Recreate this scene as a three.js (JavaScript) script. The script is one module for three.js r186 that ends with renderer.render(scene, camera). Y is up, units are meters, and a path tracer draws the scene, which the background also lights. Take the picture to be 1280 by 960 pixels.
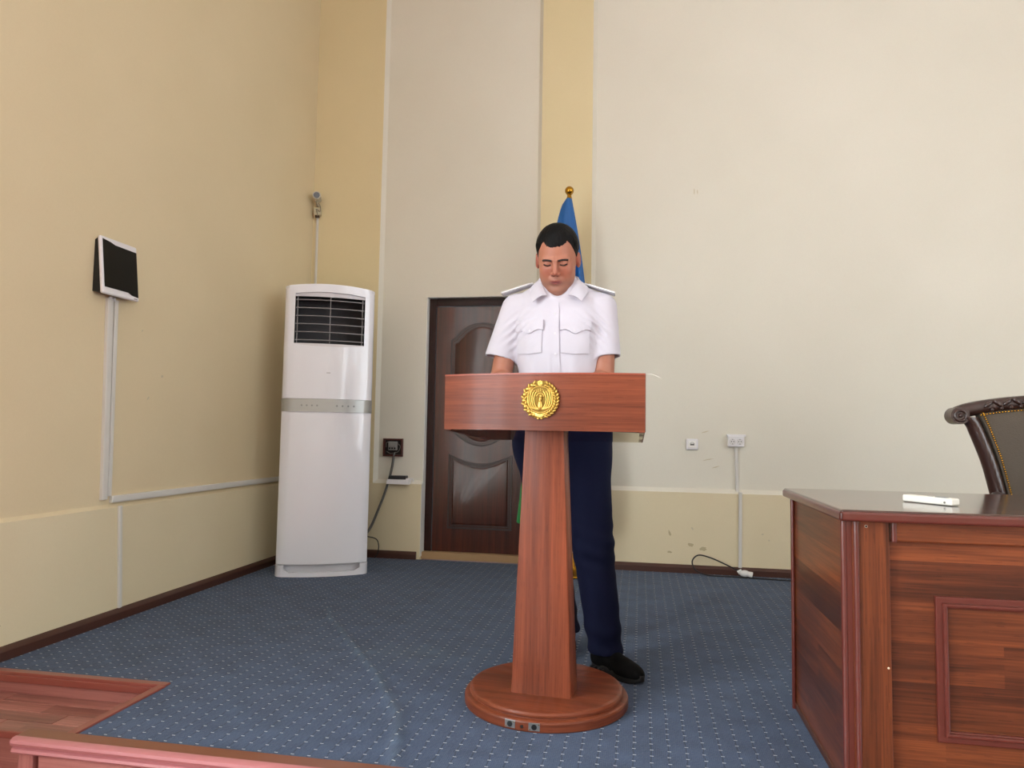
import * as THREE from 'three';
import { RoundedBoxGeometry } from 'three/addons/geometries/RoundedBoxGeometry.js';
import { mergeGeometries, mergeVertices, toCreasedNormals } from 'three/addons/utils/BufferGeometryUtils.js';
import { RectAreaLightUniformsLib } from 'three/addons/lights/RectAreaLightUniformsLib.js';

// ---------------------------------------------------------------- camera, sky, daylight, exposure
const scene = new THREE.Scene();
const camera = new THREE.PerspectiveCamera(2 * Math.atan(480 / 892.975) * 180 / Math.PI, 1280 / 960, 0.05, 100);
camera.rotation.order = 'YXZ';
camera.position.set(2.48677, 0.936, 5.07597);
camera.rotation.set(0.0672710, 0.1781690, 0.0166529);
scene.background = new THREE.Color(0.86, 0.93, 1.0);
scene.backgroundIntensity = 4;
const renderer = new THREE.WebGLRenderer();
renderer.toneMapping = THREE.LinearToneMapping;
renderer.toneMappingExposure = 1.05;
renderer.shadowMap.enabled = true;
RectAreaLightUniformsLib.init();
const HALL_FLOOR = -0.22, CEILING = 5.0, RIGHT = 8.4, REAR = 12.6;
// tall windows in the left side wall of the hall, behind the photographer: [z0, z1, y0, y1]
const WINDOWS = [[4.35, 6.0, 0.25, 3.75], [6.6, 8.25, 0.25, 3.75], [8.85, 10.5, 0.25, 3.75]];
// unseen windows added in the right side wall to brighten the left wall
const ADDED_RIGHT_WINDOWS = [[4.35, 6.0, 0.6, 3.75], [6.6, 8.25, 0.6, 3.75], [8.85, 10.5, 0.6, 3.75]];
const DAY = new THREE.Color(0.87, 0.945, 1.0);
for (const [z0, z1, y0, y1] of WINDOWS) {
  const l = new THREE.RectAreaLight(DAY, 11.5, z1 - z0, y1 - y0);
  l.position.set(-0.26, (y0 + y1) / 2, (z0 + z1) / 2); l.lookAt(5, (y0 + y1) / 2, (z0 + z1) / 2); l.name = 'window_daylight';
  scene.add(l);
}
for (const [z0, z1, y0, y1] of ADDED_RIGHT_WINDOWS) {
  const l = new THREE.RectAreaLight(DAY, 4.0, z1 - z0, y1 - y0);
  l.position.set(RIGHT + 0.26, (y0 + y1) / 2, (z0 + z1) / 2); l.lookAt(0, (y0 + y1) / 2, (z0 + z1) / 2); l.name = 'added_right_window_light';
  scene.add(l);
}

// ---------------------------------------------------------------- helpers
let seed = 7;
const rnd = () => { seed = (seed * 1664525 + 1013904223) >>> 0; return seed / 4294967296; };
const clamp = (x, a = 0, b = 1) => Math.min(b, Math.max(a, x));
const mixn = (a, b, t) => a + (b - a) * t;
const sstep = (a, b, x) => { const t = clamp((x - a) / (b - a)); return t * t * (3 - 2 * t); };
const V = (x, y, z) => new THREE.Vector3(x, y, z);
function hash(x, y, s = 0) { let h = (x * 374761393 + y * 668265263 + s * 1274126177) | 0; h = Math.imul(h ^ (h >>> 13), 1274126177); h ^= h >>> 16; return (h >>> 0) / 4294967296; }
// value noise that repeats after px, py lattice cells
function vnoise(x, y, px, py, s = 0) {
  const xi = Math.floor(x), yi = Math.floor(y), fx = x - xi, fy = y - yi, u = fx * fx * (3 - 2 * fx), v = fy * fy * (3 - 2 * fy);
  const m = (a, n) => ((a % n) + n) % n;
  const x0 = m(xi, px), x1 = m(xi + 1, px), y0 = m(yi, py), y1 = m(yi + 1, py);
  return mixn(mixn(hash(x0, y0, s), hash(x1, y0, s), u), mixn(hash(x0, y1, s), hash(x1, y1, s), u), v);
}
function fbm(x, y, px, py, oct = 4, s = 0) { let a = 0.5, t = 0, n = 0; for (let i = 0; i < oct; i++) { t += a * vnoise(x, y, px, py, s + i * 17); n += a; a *= 0.5; x *= 2; y *= 2; px *= 2; py *= 2; } return t / n; }
function n3(x, y, z) { // cheap smooth 3d noise, -1..1
  return (vnoise(x + z * 0.37, y - z * 0.21, 4096, 4096, 3) + vnoise(y + x * 0.31 + 40, z - y * 0.17 + 70, 4096, 4096, 9)) - 1;
}
// texture: fn(u, v) -> [r, g, b] sRGB 0..255 (or a single grey value)
function tex(w, h, fn, { srgb = true, repeat = [1, 1] } = {}) {
  const d = new Uint8Array(w * h * 4);
  for (let j = 0; j < h; j++) for (let i = 0; i < w; i++) {
    const c = fn((i + 0.5) / w, (j + 0.5) / h), k = (j * w + i) * 4;
    if (typeof c === 'number') d[k] = d[k + 1] = d[k + 2] = clamp(c, 0, 255); else { d[k] = clamp(c[0], 0, 255); d[k + 1] = clamp(c[1], 0, 255); d[k + 2] = clamp(c[2], 0, 255); }
    d[k + 3] = 255;
  }
  const t = new THREE.DataTexture(d, w, h);
  t.wrapS = t.wrapT = THREE.RepeatWrapping; t.magFilter = THREE.LinearFilter; t.minFilter = THREE.LinearMipmapLinearFilter; t.generateMipmaps = true;
  if (srgb) t.colorSpace = THREE.SRGBColorSpace;
  t.repeat.set(...repeat); t.needsUpdate = true;
  return t;
}
const mat = (color, roughness = 0.6, o = {}) => new THREE.MeshStandardMaterial({ color, roughness, ...o });
const phys = (color, roughness = 0.6, o = {}) => new THREE.MeshPhysicalMaterial({ color, roughness, ...o });
function M(name, geo, material, parent = scene) {
  const m = new THREE.Mesh(Array.isArray(geo) ? merge(geo) : geo, material);
  m.name = name; m.castShadow = m.receiveShadow = true; parent.add(m); return m;
}
function merge(list) {
  const keep = list.map((g) => { const q = g.index ? g.toNonIndexed() : g.clone(); for (const k of Object.keys(q.attributes)) if (!['position', 'normal', 'uv'].includes(k)) q.deleteAttribute(k); if (!q.attributes.uv) q.setAttribute('uv', new THREE.BufferAttribute(new Float32Array(q.attributes.position.count * 2), 2)); return q; });
  return mergeGeometries(keep);
}
const taken = {};
const numbered = (n) => { const k = taken[n] = (taken[n] ?? -1) + 1; return k ? n + '_' + String(k).padStart(3, '0') : n; };
function thing(name, label, category, [x, y, z] = [0, 0, 0], turn = 0, group) {
  const o = new THREE.Group(); o.name = numbered(name); scene.add(o); o.position.set(x, y, z); o.rotation.y = turn;
  o.userData = { label, category }; if (group) o.userData.group = group; return o;
}
function structure(name, label) { const o = new THREE.Group(); o.name = name; o.userData = { kind: 'structure', label, category: name.split('_')[0] }; scene.add(o); return o; }
function structMesh(name, geo, material, label) { const m = M(name, geo, material); m.userData = { kind: 'structure', label, category: name.split('_')[0] }; return m; }
// boxes given by their two corners; r rounds the edges
function box(x0, x1, y0, y1, z0, z1, r = 0) {
  const w = x1 - x0, h = y1 - y0, d = z1 - z0;
  const g = r > 0 ? new RoundedBoxGeometry(w, h, d, 2, Math.min(r, w / 2.01, h / 2.01, d / 2.01)) : new THREE.BoxGeometry(w, h, d);
  return g.translate((x0 + x1) / 2, (y0 + y1) / 2, (z0 + z1) / 2);
}
const cyl = (r0, r1, h, n = 24) => new THREE.CylinderGeometry(r0, r1, h, n);
const sph = (r, x = 0, y = 0, z = 0, n = 16) => new THREE.SphereGeometry(r, n, Math.max(6, n * 0.6 | 0)).translate(x, y, z);
const tube = (pts, r, seg = 40, rad = 8, closed = false) => new THREE.TubeGeometry(new THREE.CatmullRomCurve3(pts.map((p) => Array.isArray(p) ? V(...p) : p), closed), seg, r, rad, closed);
// uv in metres, the grain along one axis (0 x, 1 y, 2 z), chosen face by face
function grain(geo, axis = 0, off = [0, 0]) {
  const g = geo.index ? geo.toNonIndexed() : geo, p = g.attributes.position, uv = new Float32Array(p.count * 2), a = V(), b = V(), c = V(), n = V();
  for (let i = 0; i < p.count; i += 3) {
    a.fromBufferAttribute(p, i); b.fromBufferAttribute(p, i + 1); c.fromBufferAttribute(p, i + 2);
    n.copy(b).sub(a).cross(c.clone().sub(a));
    const w = [Math.abs(n.x), Math.abs(n.y), Math.abs(n.z)], dom = w.indexOf(Math.max(...w));
    let ua = axis; if (dom === axis) ua = axis === 1 ? 0 : axis === 0 ? 2 : 0;
    const va = [0, 1, 2].find((k) => k !== dom && k !== ua);
    [a, b, c].forEach((q, k) => { const t = q.toArray(); uv[(i + k) * 2] = t[ua] + off[0]; uv[(i + k) * 2 + 1] = t[va] + off[1] + (dom === axis ? 0.13 : 0); });
  }
  g.setAttribute('uv', new THREE.BufferAttribute(uv, 2)); return g;
}
// a closed slab between two grids of points: front(u, v) and back(u, v)
function slab(front, back, nu, nv) {
  const P = [], I = [], U = [];
  for (const f of [front, back]) for (let j = 0; j <= nv; j++) for (let i = 0; i <= nu; i++) { const q = f(i / nu, j / nv); P.push(q.x, q.y, q.z); U.push(i / nu, j / nv); }
  const N = (nu + 1) * (nv + 1), id = (k, i, j) => k * N + j * (nu + 1) + i;
  for (let j = 0; j < nv; j++) for (let i = 0; i < nu; i++) {
    I.push(id(0, i, j), id(0, i + 1, j), id(0, i + 1, j + 1), id(0, i, j), id(0, i + 1, j + 1), id(0, i, j + 1));
    I.push(id(1, i, j), id(1, i + 1, j + 1), id(1, i + 1, j), id(1, i, j), id(1, i, j + 1), id(1, i + 1, j + 1));
  }
  for (let i = 0; i < nu; i++) {
    I.push(id(0, i, 0), id(1, i, 0), id(1, i + 1, 0), id(0, i, 0), id(1, i + 1, 0), id(0, i + 1, 0));
    I.push(id(0, i, nv), id(1, i + 1, nv), id(1, i, nv), id(0, i, nv), id(0, i + 1, nv), id(1, i + 1, nv));
  }
  for (let j = 0; j < nv; j++) {
    I.push(id(0, 0, j), id(1, 0, j + 1), id(1, 0, j), id(0, 0, j), id(0, 0, j + 1), id(1, 0, j + 1));
    I.push(id(0, nu, j), id(1, nu, j), id(1, nu, j + 1), id(0, nu, j), id(1, nu, j + 1), id(0, nu, j + 1));
  }
  const g = new THREE.BufferGeometry();
  g.setAttribute('position', new THREE.Float32BufferAttribute(P, 3)); g.setAttribute('uv', new THREE.Float32BufferAttribute(U, 2)); g.setIndex(I);
  return toCreasedNormals(g, 0.7);
}
function shapeOf(pts) { const s = new THREE.Shape(); pts.forEach(([x, y], i) => (i ? s.lineTo(x, y) : s.moveTo(x, y))); s.closePath(); return s; }
function extrude(pts, depth, bevel = 0, seg = 2) {
  return new THREE.ExtrudeGeometry(shapeOf(pts), { depth: depth - 2 * bevel, bevelEnabled: bevel > 0, bevelThickness: bevel, bevelSize: bevel, bevelOffset: -bevel, bevelSegments: seg, curveSegments: 12 }).translate(0, 0, bevel);
}
// iso-surface of a signed distance by surface nets, smooth normals from the gradient
function nets(sdf, lo, hi, cell, colour) {
  const n = [0, 1, 2].map((k) => Math.ceil((hi[k] - lo[k]) / cell) + 1), [nx, ny, nz] = n;
  const val = new Float32Array(nx * ny * nz), at = (i, j, k) => (k * ny + j) * nx + i;
  for (let k = 0; k < nz; k++) for (let j = 0; j < ny; j++) for (let i = 0; i < nx; i++) val[at(i, j, k)] = sdf(lo[0] + i * cell, lo[1] + j * cell, lo[2] + k * cell);
  const vid = new Int32Array(nx * ny * nz).fill(-1), P = [], I = [];
  const corners = [[0, 0, 0], [1, 0, 0], [0, 1, 0], [1, 1, 0], [0, 0, 1], [1, 0, 1], [0, 1, 1], [1, 1, 1]], edges = [[0, 1], [2, 3], [4, 5], [6, 7], [0, 2], [1, 3], [4, 6], [5, 7], [0, 4], [1, 5], [2, 6], [3, 7]];
  for (let k = 0; k < nz - 1; k++) for (let j = 0; j < ny - 1; j++) for (let i = 0; i < nx - 1; i++) {
    const c = corners.map(([a, b, d]) => val[at(i + a, j + b, k + d)]);
    let s = 0; for (const q of c) if (q < 0) s++;
    if (s === 0 || s === 8) continue;
    let x = 0, y = 0, z = 0, m = 0;
    for (const [a, b] of edges) if ((c[a] < 0) !== (c[b] < 0)) { const t = c[a] / (c[a] - c[b]), A = corners[a], B = corners[b]; x += A[0] + (B[0] - A[0]) * t; y += A[1] + (B[1] - A[1]) * t; z += A[2] + (B[2] - A[2]) * t; m++; }
    vid[at(i, j, k)] = P.length / 3; P.push(lo[0] + (i + x / m) * cell, lo[1] + (j + y / m) * cell, lo[2] + (k + z / m) * cell);
  }
  const quad = (a, b, c, d, flip) => { if (a < 0 || b < 0 || c < 0 || d < 0) return; flip ? I.push(a, c, b, a, d, c) : I.push(a, b, c, a, c, d); };
  for (let k = 1; k < nz - 1; k++) for (let j = 1; j < ny - 1; j++) for (let i = 1; i < nx - 1; i++) {
    const q = val[at(i, j, k)] < 0;
    if (q !== (val[at(i + 1, j, k)] < 0)) quad(vid[at(i, j - 1, k - 1)], vid[at(i, j, k - 1)], vid[at(i, j, k)], vid[at(i, j - 1, k)], !q);
    if (q !== (val[at(i, j + 1, k)] < 0)) quad(vid[at(i - 1, j, k - 1)], vid[at(i - 1, j, k)], vid[at(i, j, k)], vid[at(i, j, k - 1)], !q);
    if (q !== (val[at(i, j, k + 1)] < 0)) quad(vid[at(i - 1, j - 1, k)], vid[at(i, j - 1, k)], vid[at(i, j, k)], vid[at(i - 1, j, k)], !q);
  }
  const N = new Float32Array(P.length), e = cell * 0.6;
  for (let i = 0; i < P.length; i += 3) {
    const [x, y, z] = [P[i], P[i + 1], P[i + 2]];
    let a = sdf(x + e, y, z) - sdf(x - e, y, z), b = sdf(x, y + e, z) - sdf(x, y - e, z), c = sdf(x, y, z + e) - sdf(x, y, z - e);
    const l = Math.hypot(a, b, c) || 1; N[i] = a / l; N[i + 1] = b / l; N[i + 2] = c / l;
  }
  const g = new THREE.BufferGeometry();
  g.setAttribute('position', new THREE.Float32BufferAttribute(P, 3)); g.setAttribute('normal', new THREE.BufferAttribute(N, 3));
  if (colour) { const C = new Float32Array(P.length); for (let i = 0; i < P.length; i += 3) { const q = colour(P[i], P[i + 1], P[i + 2]); C[i] = q[0]; C[i + 1] = q[1]; C[i + 2] = q[2]; } g.setAttribute('color', new THREE.BufferAttribute(C, 3)); }
  g.setIndex(I); return g;
}
const smin = (a, b, k) => { const h = clamp(0.5 + 0.5 * (b - a) / k); return mixn(b, a, h) - k * h * (1 - h); };
const smax = (a, b, k) => -smin(-a, -b, k);
// distance to a capsule from a to b whose radius goes from ra to rb
function cap(x, y, z, a, b, ra, rb) {
  const bx = b[0] - a[0], by = b[1] - a[1], bz = b[2] - a[2], px = x - a[0], py = y - a[1], pz = z - a[2];
  const t = clamp((px * bx + py * by + pz * bz) / (bx * bx + by * by + bz * bz));
  return Math.hypot(px - bx * t, py - by * t, pz - bz * t) - mixn(ra, rb, t);
}
const ell = (x, y, z, c, r) => { const a = (x - c[0]) / r[0], b = (y - c[1]) / r[1], d = (z - c[2]) / r[2], k = Math.hypot(a, b, d), g = Math.hypot(a / r[0], b / r[1], d / r[2]); return g > 1e-9 ? k * (k - 1) / g : -Math.min(...r); };

// ---------------------------------------------------------------- materials
const plasterBump = tex(256, 256, (u, v) => 255 * fbm(u * 24, v * 24, 24, 24, 4, 5), { srgb: false });
// painted plaster: faint blotches of the paint itself, uv in metres
function paint(r, g, b, s) {
  const t = tex(512, 512, (u, v) => { const n = (fbm(u * 5, v * 5, 5, 5, 4, s) - 0.5) * 6 + (hash(u * 512 | 0, v * 512 | 0, s) - 0.5) * 2; return [r + n, g + n, b + n * 1.2]; }, { repeat: [0.5, 0.5] });
  const bm = plasterBump.clone(); bm.repeat.set(1.4, 1.4);
  return mat(0xffffff, 0.62, { map: t, bumpMap: bm, bumpScale: 0.0004 });
}
const PAINT = { pilaster: paint(224, 208, 166, 11), panel: paint(223, 218, 203, 12), dado: paint(223, 209, 175, 13), left: paint(221, 204, 168, 14), hall: paint(228, 220, 202, 15), white: paint(236, 235, 230, 16), ceiling: paint(240, 238, 232, 17) };

function woodTex(w, h, cu, cv, dark, light, s, planks = 0) {
  // cu, cv: size in metres; grain runs along u
  const fu = Math.max(1, Math.round(cu * 2)), fv = Math.max(2, Math.round(cv * 60));
  return tex(w, h, (u, v) => {
    let tone = 0, su = 0;
    if (planks) { const k = Math.floor(v * planks), off = hash(k, 3, s), j = Math.floor((u + off) * 2) % 2; tone = (hash(k, j, s + 5) - 0.5) * 1.05; su = k * 13 + j * 5; }
    const warp = fbm(u * fu, v * fv * 0.1, fu, Math.max(2, Math.round(fv * 0.1)), 2, s + su);
    const a = fbm(u * fu, v * fv + warp * 1.6, fu, fv, 3, s + 31 + su);
    const fine = vnoise(u * fu * 5, v * fv * 6, fu * 5, fv * 6, s + 77), pore = vnoise(u * fu * 14, v * fv * 9, fu * 14, fv * 9, s + 99);
    const slow = fbm(u * fu, v * 6, fu, 6, 2, s + 131 + su);
    const t = clamp(0.5 + (a - 0.5) * 0.75 + (slow - 0.5) * 0.5 + (fine - 0.5) * 0.32 - (pore > 0.82 ? 0.16 : 0) + tone * 0.55);
    return [0, 1, 2].map((k) => mixn(dark[k], light[k], t));
  }, { repeat: [1 / cu, 1 / cv] });
}
const cherryTex = woodTex(1024, 512, 1.6, 0.5, [92, 44, 26], [150, 78, 50], 21);
const deskTex = woodTex(1024, 1024, 2.0, 0.72, [58, 26, 12], [132, 70, 36], 41, 7);
const doorTex = woodTex(512, 512, 1.2, 0.4, [52, 22, 14], [94, 44, 26], 61);
const floorTex = woodTex(512, 512, 1.2, 0.4, [138, 80, 74], [188, 126, 118], 81);
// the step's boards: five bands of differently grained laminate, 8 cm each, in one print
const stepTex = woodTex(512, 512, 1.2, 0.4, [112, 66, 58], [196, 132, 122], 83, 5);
const WOOD = {
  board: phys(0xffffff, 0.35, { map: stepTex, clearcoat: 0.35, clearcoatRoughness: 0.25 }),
  cherry: phys(0xffffff, 0.42, { map: cherryTex, specularIntensity: 0.5, clearcoat: 0.12, clearcoatRoughness: 0.15 }),
  desk: phys(0xffffff, 0.38, { map: deskTex, specularIntensity: 0.6, clearcoat: 0.3, clearcoatRoughness: 0.14 }),
  deskTrim: phys(0x57231a, 0.28, { clearcoat: 0.6, clearcoatRoughness: 0.15 }),
  door: phys(0xffffff, 0.4, { map: doorTex, specularIntensity: 0.4, clearcoat: 0.75, clearcoatRoughness: 0.16 }),
  doorDark: phys(0x2c120d, 0.4, { clearcoat: 0.3, clearcoatRoughness: 0.3 }),
  base: mat(0x46281e, 0.45), step: phys(0xffffff, 0.35, { map: floorTex, clearcoat: 0.35, clearcoatRoughness: 0.25 }),
  nose: phys(0xb27072, 0.3, { clearcoat: 0.4, clearcoatRoughness: 0.2 }),
  cap: phys(0x7a4630, 0.36, { clearcoat: 0.3, clearcoatRoughness: 0.25 }),
  trim: phys(0x8c463c, 0.32, { clearcoat: 0.4, clearcoatRoughness: 0.2 }),
  carved: phys(0x35201a, 0.3, { clearcoat: 0.4, clearcoatRoughness: 0.2 }),
};
const WHITE = { plastic: mat(0xe4e2e4, 0.35), trunk: mat(0xd6d3cc, 0.45), ac: phys(0xecedf5, 0.22, { clearcoat: 0.5, clearcoatRoughness: 0.08 }) };
const BLACK = mat(0x0b0b0c, 0.5), CABLE = mat(0x17171a, 0.5), BRASS = mat(0xb8892e, 0.22, { metalness: 1 });

// carpet: 51 mm x 41.5 mm grid of white flecks on blue loop pile with a thin dark rib along every line of flecks
const CU = 8, CV = 10, PU = 0.051, PV = 0.0415;
const carpetMap = tex(1024, 1024, (u, v) => {
  const cx = u * CU, cy = v * CV, ix = Math.floor(cx), iy = Math.floor(cy), jx = (hash(ix, iy, 4) - 0.5) * 0.06, jy = (hash(ix, iy, 6) - 0.5) * 0.08;
  const dx = (cx - ix - 0.5 - jx) * PU, dy = (cy - iy - 0.5 - jy) * PV;
  const pile = hash(u * 1024 | 0, v * 1024 | 0, 2), rib = 0.5 + 0.5 * Math.cos((u * CU * 9) * 6.2831);
  const blot = fbm(u * 6, v * 6, 6, 6, 4, 8);
  let k = 0.78 + 0.3 * pile + 0.1 * rib + (blot - 0.5) * 0.22;
  const line = Math.exp(-Math.pow((dx + 0.002) / 0.0016, 2)); k *= 1 - 0.3 * line;
  let c = [68 * k, 84 * k, 110 * k];
  const f = Math.max(Math.abs(dx) / 0.0055, Math.abs(dy) / 0.0019);
  if (f < 1) { const w = 0.8 + 0.2 * pile; c = [214 * w, 220 * w, 230 * w]; }
  else if (f < 1.5) c = c.map((q) => q * 0.8);
  return c;
}, { repeat: [1 / (CU * PU), 1 / (CV * PV)] });
const carpetBump = tex(512, 512, (u, v) => 255 * (0.4 * hash(u * 512 | 0, v * 512 | 0, 3) + 0.6 * fbm(u * 60, v * 60, 60, 60, 2, 5)), { srgb: false, repeat: [1 / (CU * PU), 1 / (CV * PV)] });
const CARPET = phys(0xffffff, 0.95, { vertexColors: true, map: carpetMap, bumpMap: carpetBump, bumpScale: 0.003, sheen: 0.35, sheenRoughness: 0.6, sheenColor: new THREE.Color(0.5, 0.52, 0.55) });

// ---------------------------------------------------------------- room shell
const LEDGE = 0.543, STAGE_FRONT = 3.13, NOTCH_X = 0.787, NOTCH_Z = 2.69;
{ // stage floor: carpet with a real rucked fold in it, over a solid platform
  const fold = [[0.6, 1.0], [0.8, 1.35], [0.993, 1.705], [1.18, 1.96], [1.348, 2.202], [1.5, 2.42], [1.607, 2.604], [1.7, 2.76], [1.758, 2.911], [1.816, 3.13]];
  const dist = (x, z) => { let d = 9; for (let i = 0; i + 1 < fold.length; i++) { const [ax, az] = fold[i], [bx, bz] = fold[i + 1], t = clamp(((x - ax) * (bx - ax) + (z - az) * (bz - az)) / ((bx - ax) ** 2 + (bz - az) ** 2)); d = Math.min(d, Math.hypot(x - ax - (bx - ax) * t, z - az - (bz - az) * t)); } return d; };
  const line = (a, b, fine0, fine1, c, f) => { const o = []; let q = a; while (q < b - 1e-6) { o.push(q); q += q >= fine0 && q < fine1 ? f : Math.min(c, q < fine0 ? fine0 - q : c); if (q > b) q = b; } o.push(b); return o; };
  const xs = line(0, RIGHT, 0.5, 2.0, 0.4, 0.012), zs = line(0, STAGE_FRONT, 0.9, 3.2, 0.3, 0.012);
  const inNotch = (x, z) => x < NOTCH_X - 1e-4 && z > NOTCH_Z + 1e-4;
  // make sure the notch corner is on the grid
  const snap = (arr, v) => { let k = 0; arr.forEach((q, i) => { if (Math.abs(q - v) < Math.abs(arr[k] - v)) k = i; }); arr[k] = v; };
  snap(xs, NOTCH_X); snap(zs, NOTCH_Z);
  const P = [], U = [], I = [], C = [];
  // the crest of the fold is rubbed pale and gritty, as the photograph shows, and a trodden patch beside it is dusty
  const worn = (x, z, d) => { const g = Math.exp(-((d / 0.016) ** 2)) * sstep(1.2, 1.8, z) * (0.35 + 0.9 * vnoise(x * 70, z * 70, 4096, 4096, 5)); const dust = Math.exp(-(((x - 1.55) / 0.28) ** 2 + ((z - 2.12) / 0.12) ** 2)) * fbm(x * 9, z * 22, 4096, 4096, 4, 8) * 0.6; return [1 + 0.5 * g + 0.5 * dust, 1 + 0.46 * g + 0.45 * dust, 1 + 0.28 * g + 0.15 * dust]; };
  for (const z of zs) for (const x of xs) { const d = dist(x, z); C.push(...worn(x, z, d)); const y = 0.013 * Math.exp(-((d / 0.022) ** 2)) * sstep(1.0, 1.5, z); P.push(x, y, z); U.push(x, -z); }
  for (let j = 0; j + 1 < zs.length; j++) for (let i = 0; i + 1 < xs.length; i++) {
    if (inNotch((xs[i] + xs[i + 1]) / 2, (zs[j] + zs[j + 1]) / 2)) continue;
    const a = j * xs.length + i, b = a + 1, c = a + xs.length, d = c + 1; I.push(a, c, b, b, c, d);
  }
  const g = new THREE.BufferGeometry(); g.setAttribute('position', new THREE.Float32BufferAttribute(P, 3)); g.setAttribute('uv', new THREE.Float32BufferAttribute(U, 2)); g.setAttribute('color', new THREE.Float32BufferAttribute(C, 3)); g.setIndex(I); g.computeVertexNormals();
  const st = structure('floor', 'blue carpet with white flecks covering the raised stage');
  M('carpet', g, CARPET, st);
  M('platform', [box(0, RIGHT, HALL_FLOOR, -0.006, -0.1, NOTCH_Z - 0.012), box(NOTCH_X + 0.012, RIGHT, HALL_FLOOR, -0.006, NOTCH_Z - 0.012, STAGE_FRONT)], WOOD.trim, st);
}
{ // hall floor below the stage, parquet laid on the diagonal; boards built where the photograph shows them
  const st = structure('floor_hall', 'reddish diagonal parquet boards of the lower hall floor');
  M('screed', grain(box(-0.3, RIGHT + 0.3, HALL_FLOOR - 0.2, HALL_FLOOR - 0.012, -0.4, REAR + 0.3), 0), WOOD.step, st);
  const bls = [0, 1, 2, 3, 4].map((k) => grain(box(-0.3, 0.3, -0.012, 0, -0.06, 0.06, 0.002), 0, [k * 0.31, k * 0.08 + 0.04]));
  let n = 0;
  for (let i = -5; i <= 5; i++) for (let j = -5; j <= 6; j++) {
    const a = Math.PI / 4, lx = i * 0.604 + (((j % 2) + 2) % 2) * 0.3, lz = j * 0.1215, x = 0.9 + lx * Math.cos(a) + lz * Math.sin(a), z = 3.55 - lx * Math.sin(a) + lz * Math.cos(a);
    if (x < 0.32 || x > 1.8 || z < 3.35 || z > 4.3) continue;
    const b = M('board' + (n ? '_' + String(n).padStart(3, '0') : ''), bls[Math.floor(hash(i + 9, j + 9, 1) * 5)], WOOD.step, st); n++;
    b.position.set(x, HALL_FLOOR, z); b.rotation.y = a;
  }
  // plain boards everywhere else
  M('board_field', [grain(box(-0.3, RIGHT + 0.3, HALL_FLOOR - 0.013, HALL_FLOOR - 0.002, 3.0, REAR + 0.3), 0), grain(box(0, NOTCH_X, HALL_FLOOR - 0.013, HALL_FLOOR - 0.002, 2.6, 3.0), 0)], WOOD.step, st);
}
{ // the step in the notch at the left end of the stage, its boards, and the edge mouldings
  const st = structure('step_stage', 'wooden laminate step let into the stage corner');
  const z0 = NOTCH_Z, yT = -0.07, zE = 2.98;
  M('riser', grain(box(0.0, NOTCH_X + 0.012, yT, -0.012, z0 - 0.012, z0 + 0.004), 0), WOOD.step, st);
  let n = 0; const rows = 4, dz = (zE - z0) / rows;
  for (let r = 0; r < rows; r++) {
    const cut = [0, 0.2 + 0.17 * ((r * 7) % 4), NOTCH_X];
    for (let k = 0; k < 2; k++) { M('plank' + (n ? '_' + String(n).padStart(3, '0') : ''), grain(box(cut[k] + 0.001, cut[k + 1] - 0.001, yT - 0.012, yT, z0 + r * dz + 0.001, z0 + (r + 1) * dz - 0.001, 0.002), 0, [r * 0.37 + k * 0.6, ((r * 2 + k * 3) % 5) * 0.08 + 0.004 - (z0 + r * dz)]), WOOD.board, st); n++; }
  }
  M('nosing', box(0, NOTCH_X, yT - 0.022, yT + 0.002, zE, zE + 0.014, 0.004), WOOD.trim, st);
  M('lower_riser', grain(box(0, NOTCH_X, HALL_FLOOR, yT - 0.012, z0 - 0.01, zE - 0.01), 0), WOOD.step, st);
  // the side cheek of the notch
  M('cheek', grain(box(NOTCH_X, NOTCH_X + 0.012, HALL_FLOOR, -0.012, z0, STAGE_FRONT), 2), WOOD.step, st);
}
structMesh('trim_1', [box(0, NOTCH_X + 0.02, -0.02, 0.006, NOTCH_Z - 0.028, NOTCH_Z + 0.006, 0.003), box(0, NOTCH_X, -0.03, -0.006, NOTCH_Z - 0.004, NOTCH_Z + 0.012, 0.003)], WOOD.trim, 'dark red edge moulding along the back of the stage notch');
structMesh('trim_2', box(NOTCH_X - 0.008, NOTCH_X + 0.024, -0.02, 0.006, NOTCH_Z + 0.006, STAGE_FRONT, 0.003), WOOD.trim, 'dark red edge moulding along the side of the stage notch');
{ // front of the stage: rounded cap, post, panels with dark grooves between
  const st = structure('trim_3', 'reddish wooden cap and panelled front of the stage');
  const sweep = (pts) => { const g = extrude(pts, RIGHT - 0.665); g.rotateY(-Math.PI / 2); g.translate(RIGHT, 0, 0); return grain(toCreasedNormals(g, 0.6), 0); };
  M('cap', sweep([[3.128, -0.034], [3.128, 0.012], [3.178, 0.012], [3.178, -0.034]]), WOOD.cap, st);
  M('nosing', sweep([[3.178, 0.0125], [3.19, 0.0115], [3.198, 0.006], [3.2, -0.002], [3.196, -0.01], [3.187, -0.013], [3.187, -0.017], [3.193, -0.021], [3.195, -0.028], [3.19, -0.034], [3.178, -0.034]]), WOOD.nose, st);
  M('backing', box(0.68, RIGHT, HALL_FLOOR, -0.03, 3.13, 3.15), WOOD.trim, st);
  M('post', grain(box(0.675, 0.725, HALL_FLOOR, -0.034, 3.13, 3.178, 0.004), 1), WOOD.step, st);
  for (let k = 0; k < 8; k++) M('panel' + (k ? '_00' + k : ''), grain(box(0.742 + k * 0.955, 0.742 + k * 0.955 + 0.938, HALL_FLOOR + 0.01, -0.034, 3.148, 3.176, 0.004), 0, [k * 0.3, 0]), WOOD.step, st);
}
function uvm(g) { return grain(g, 0); }
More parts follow.
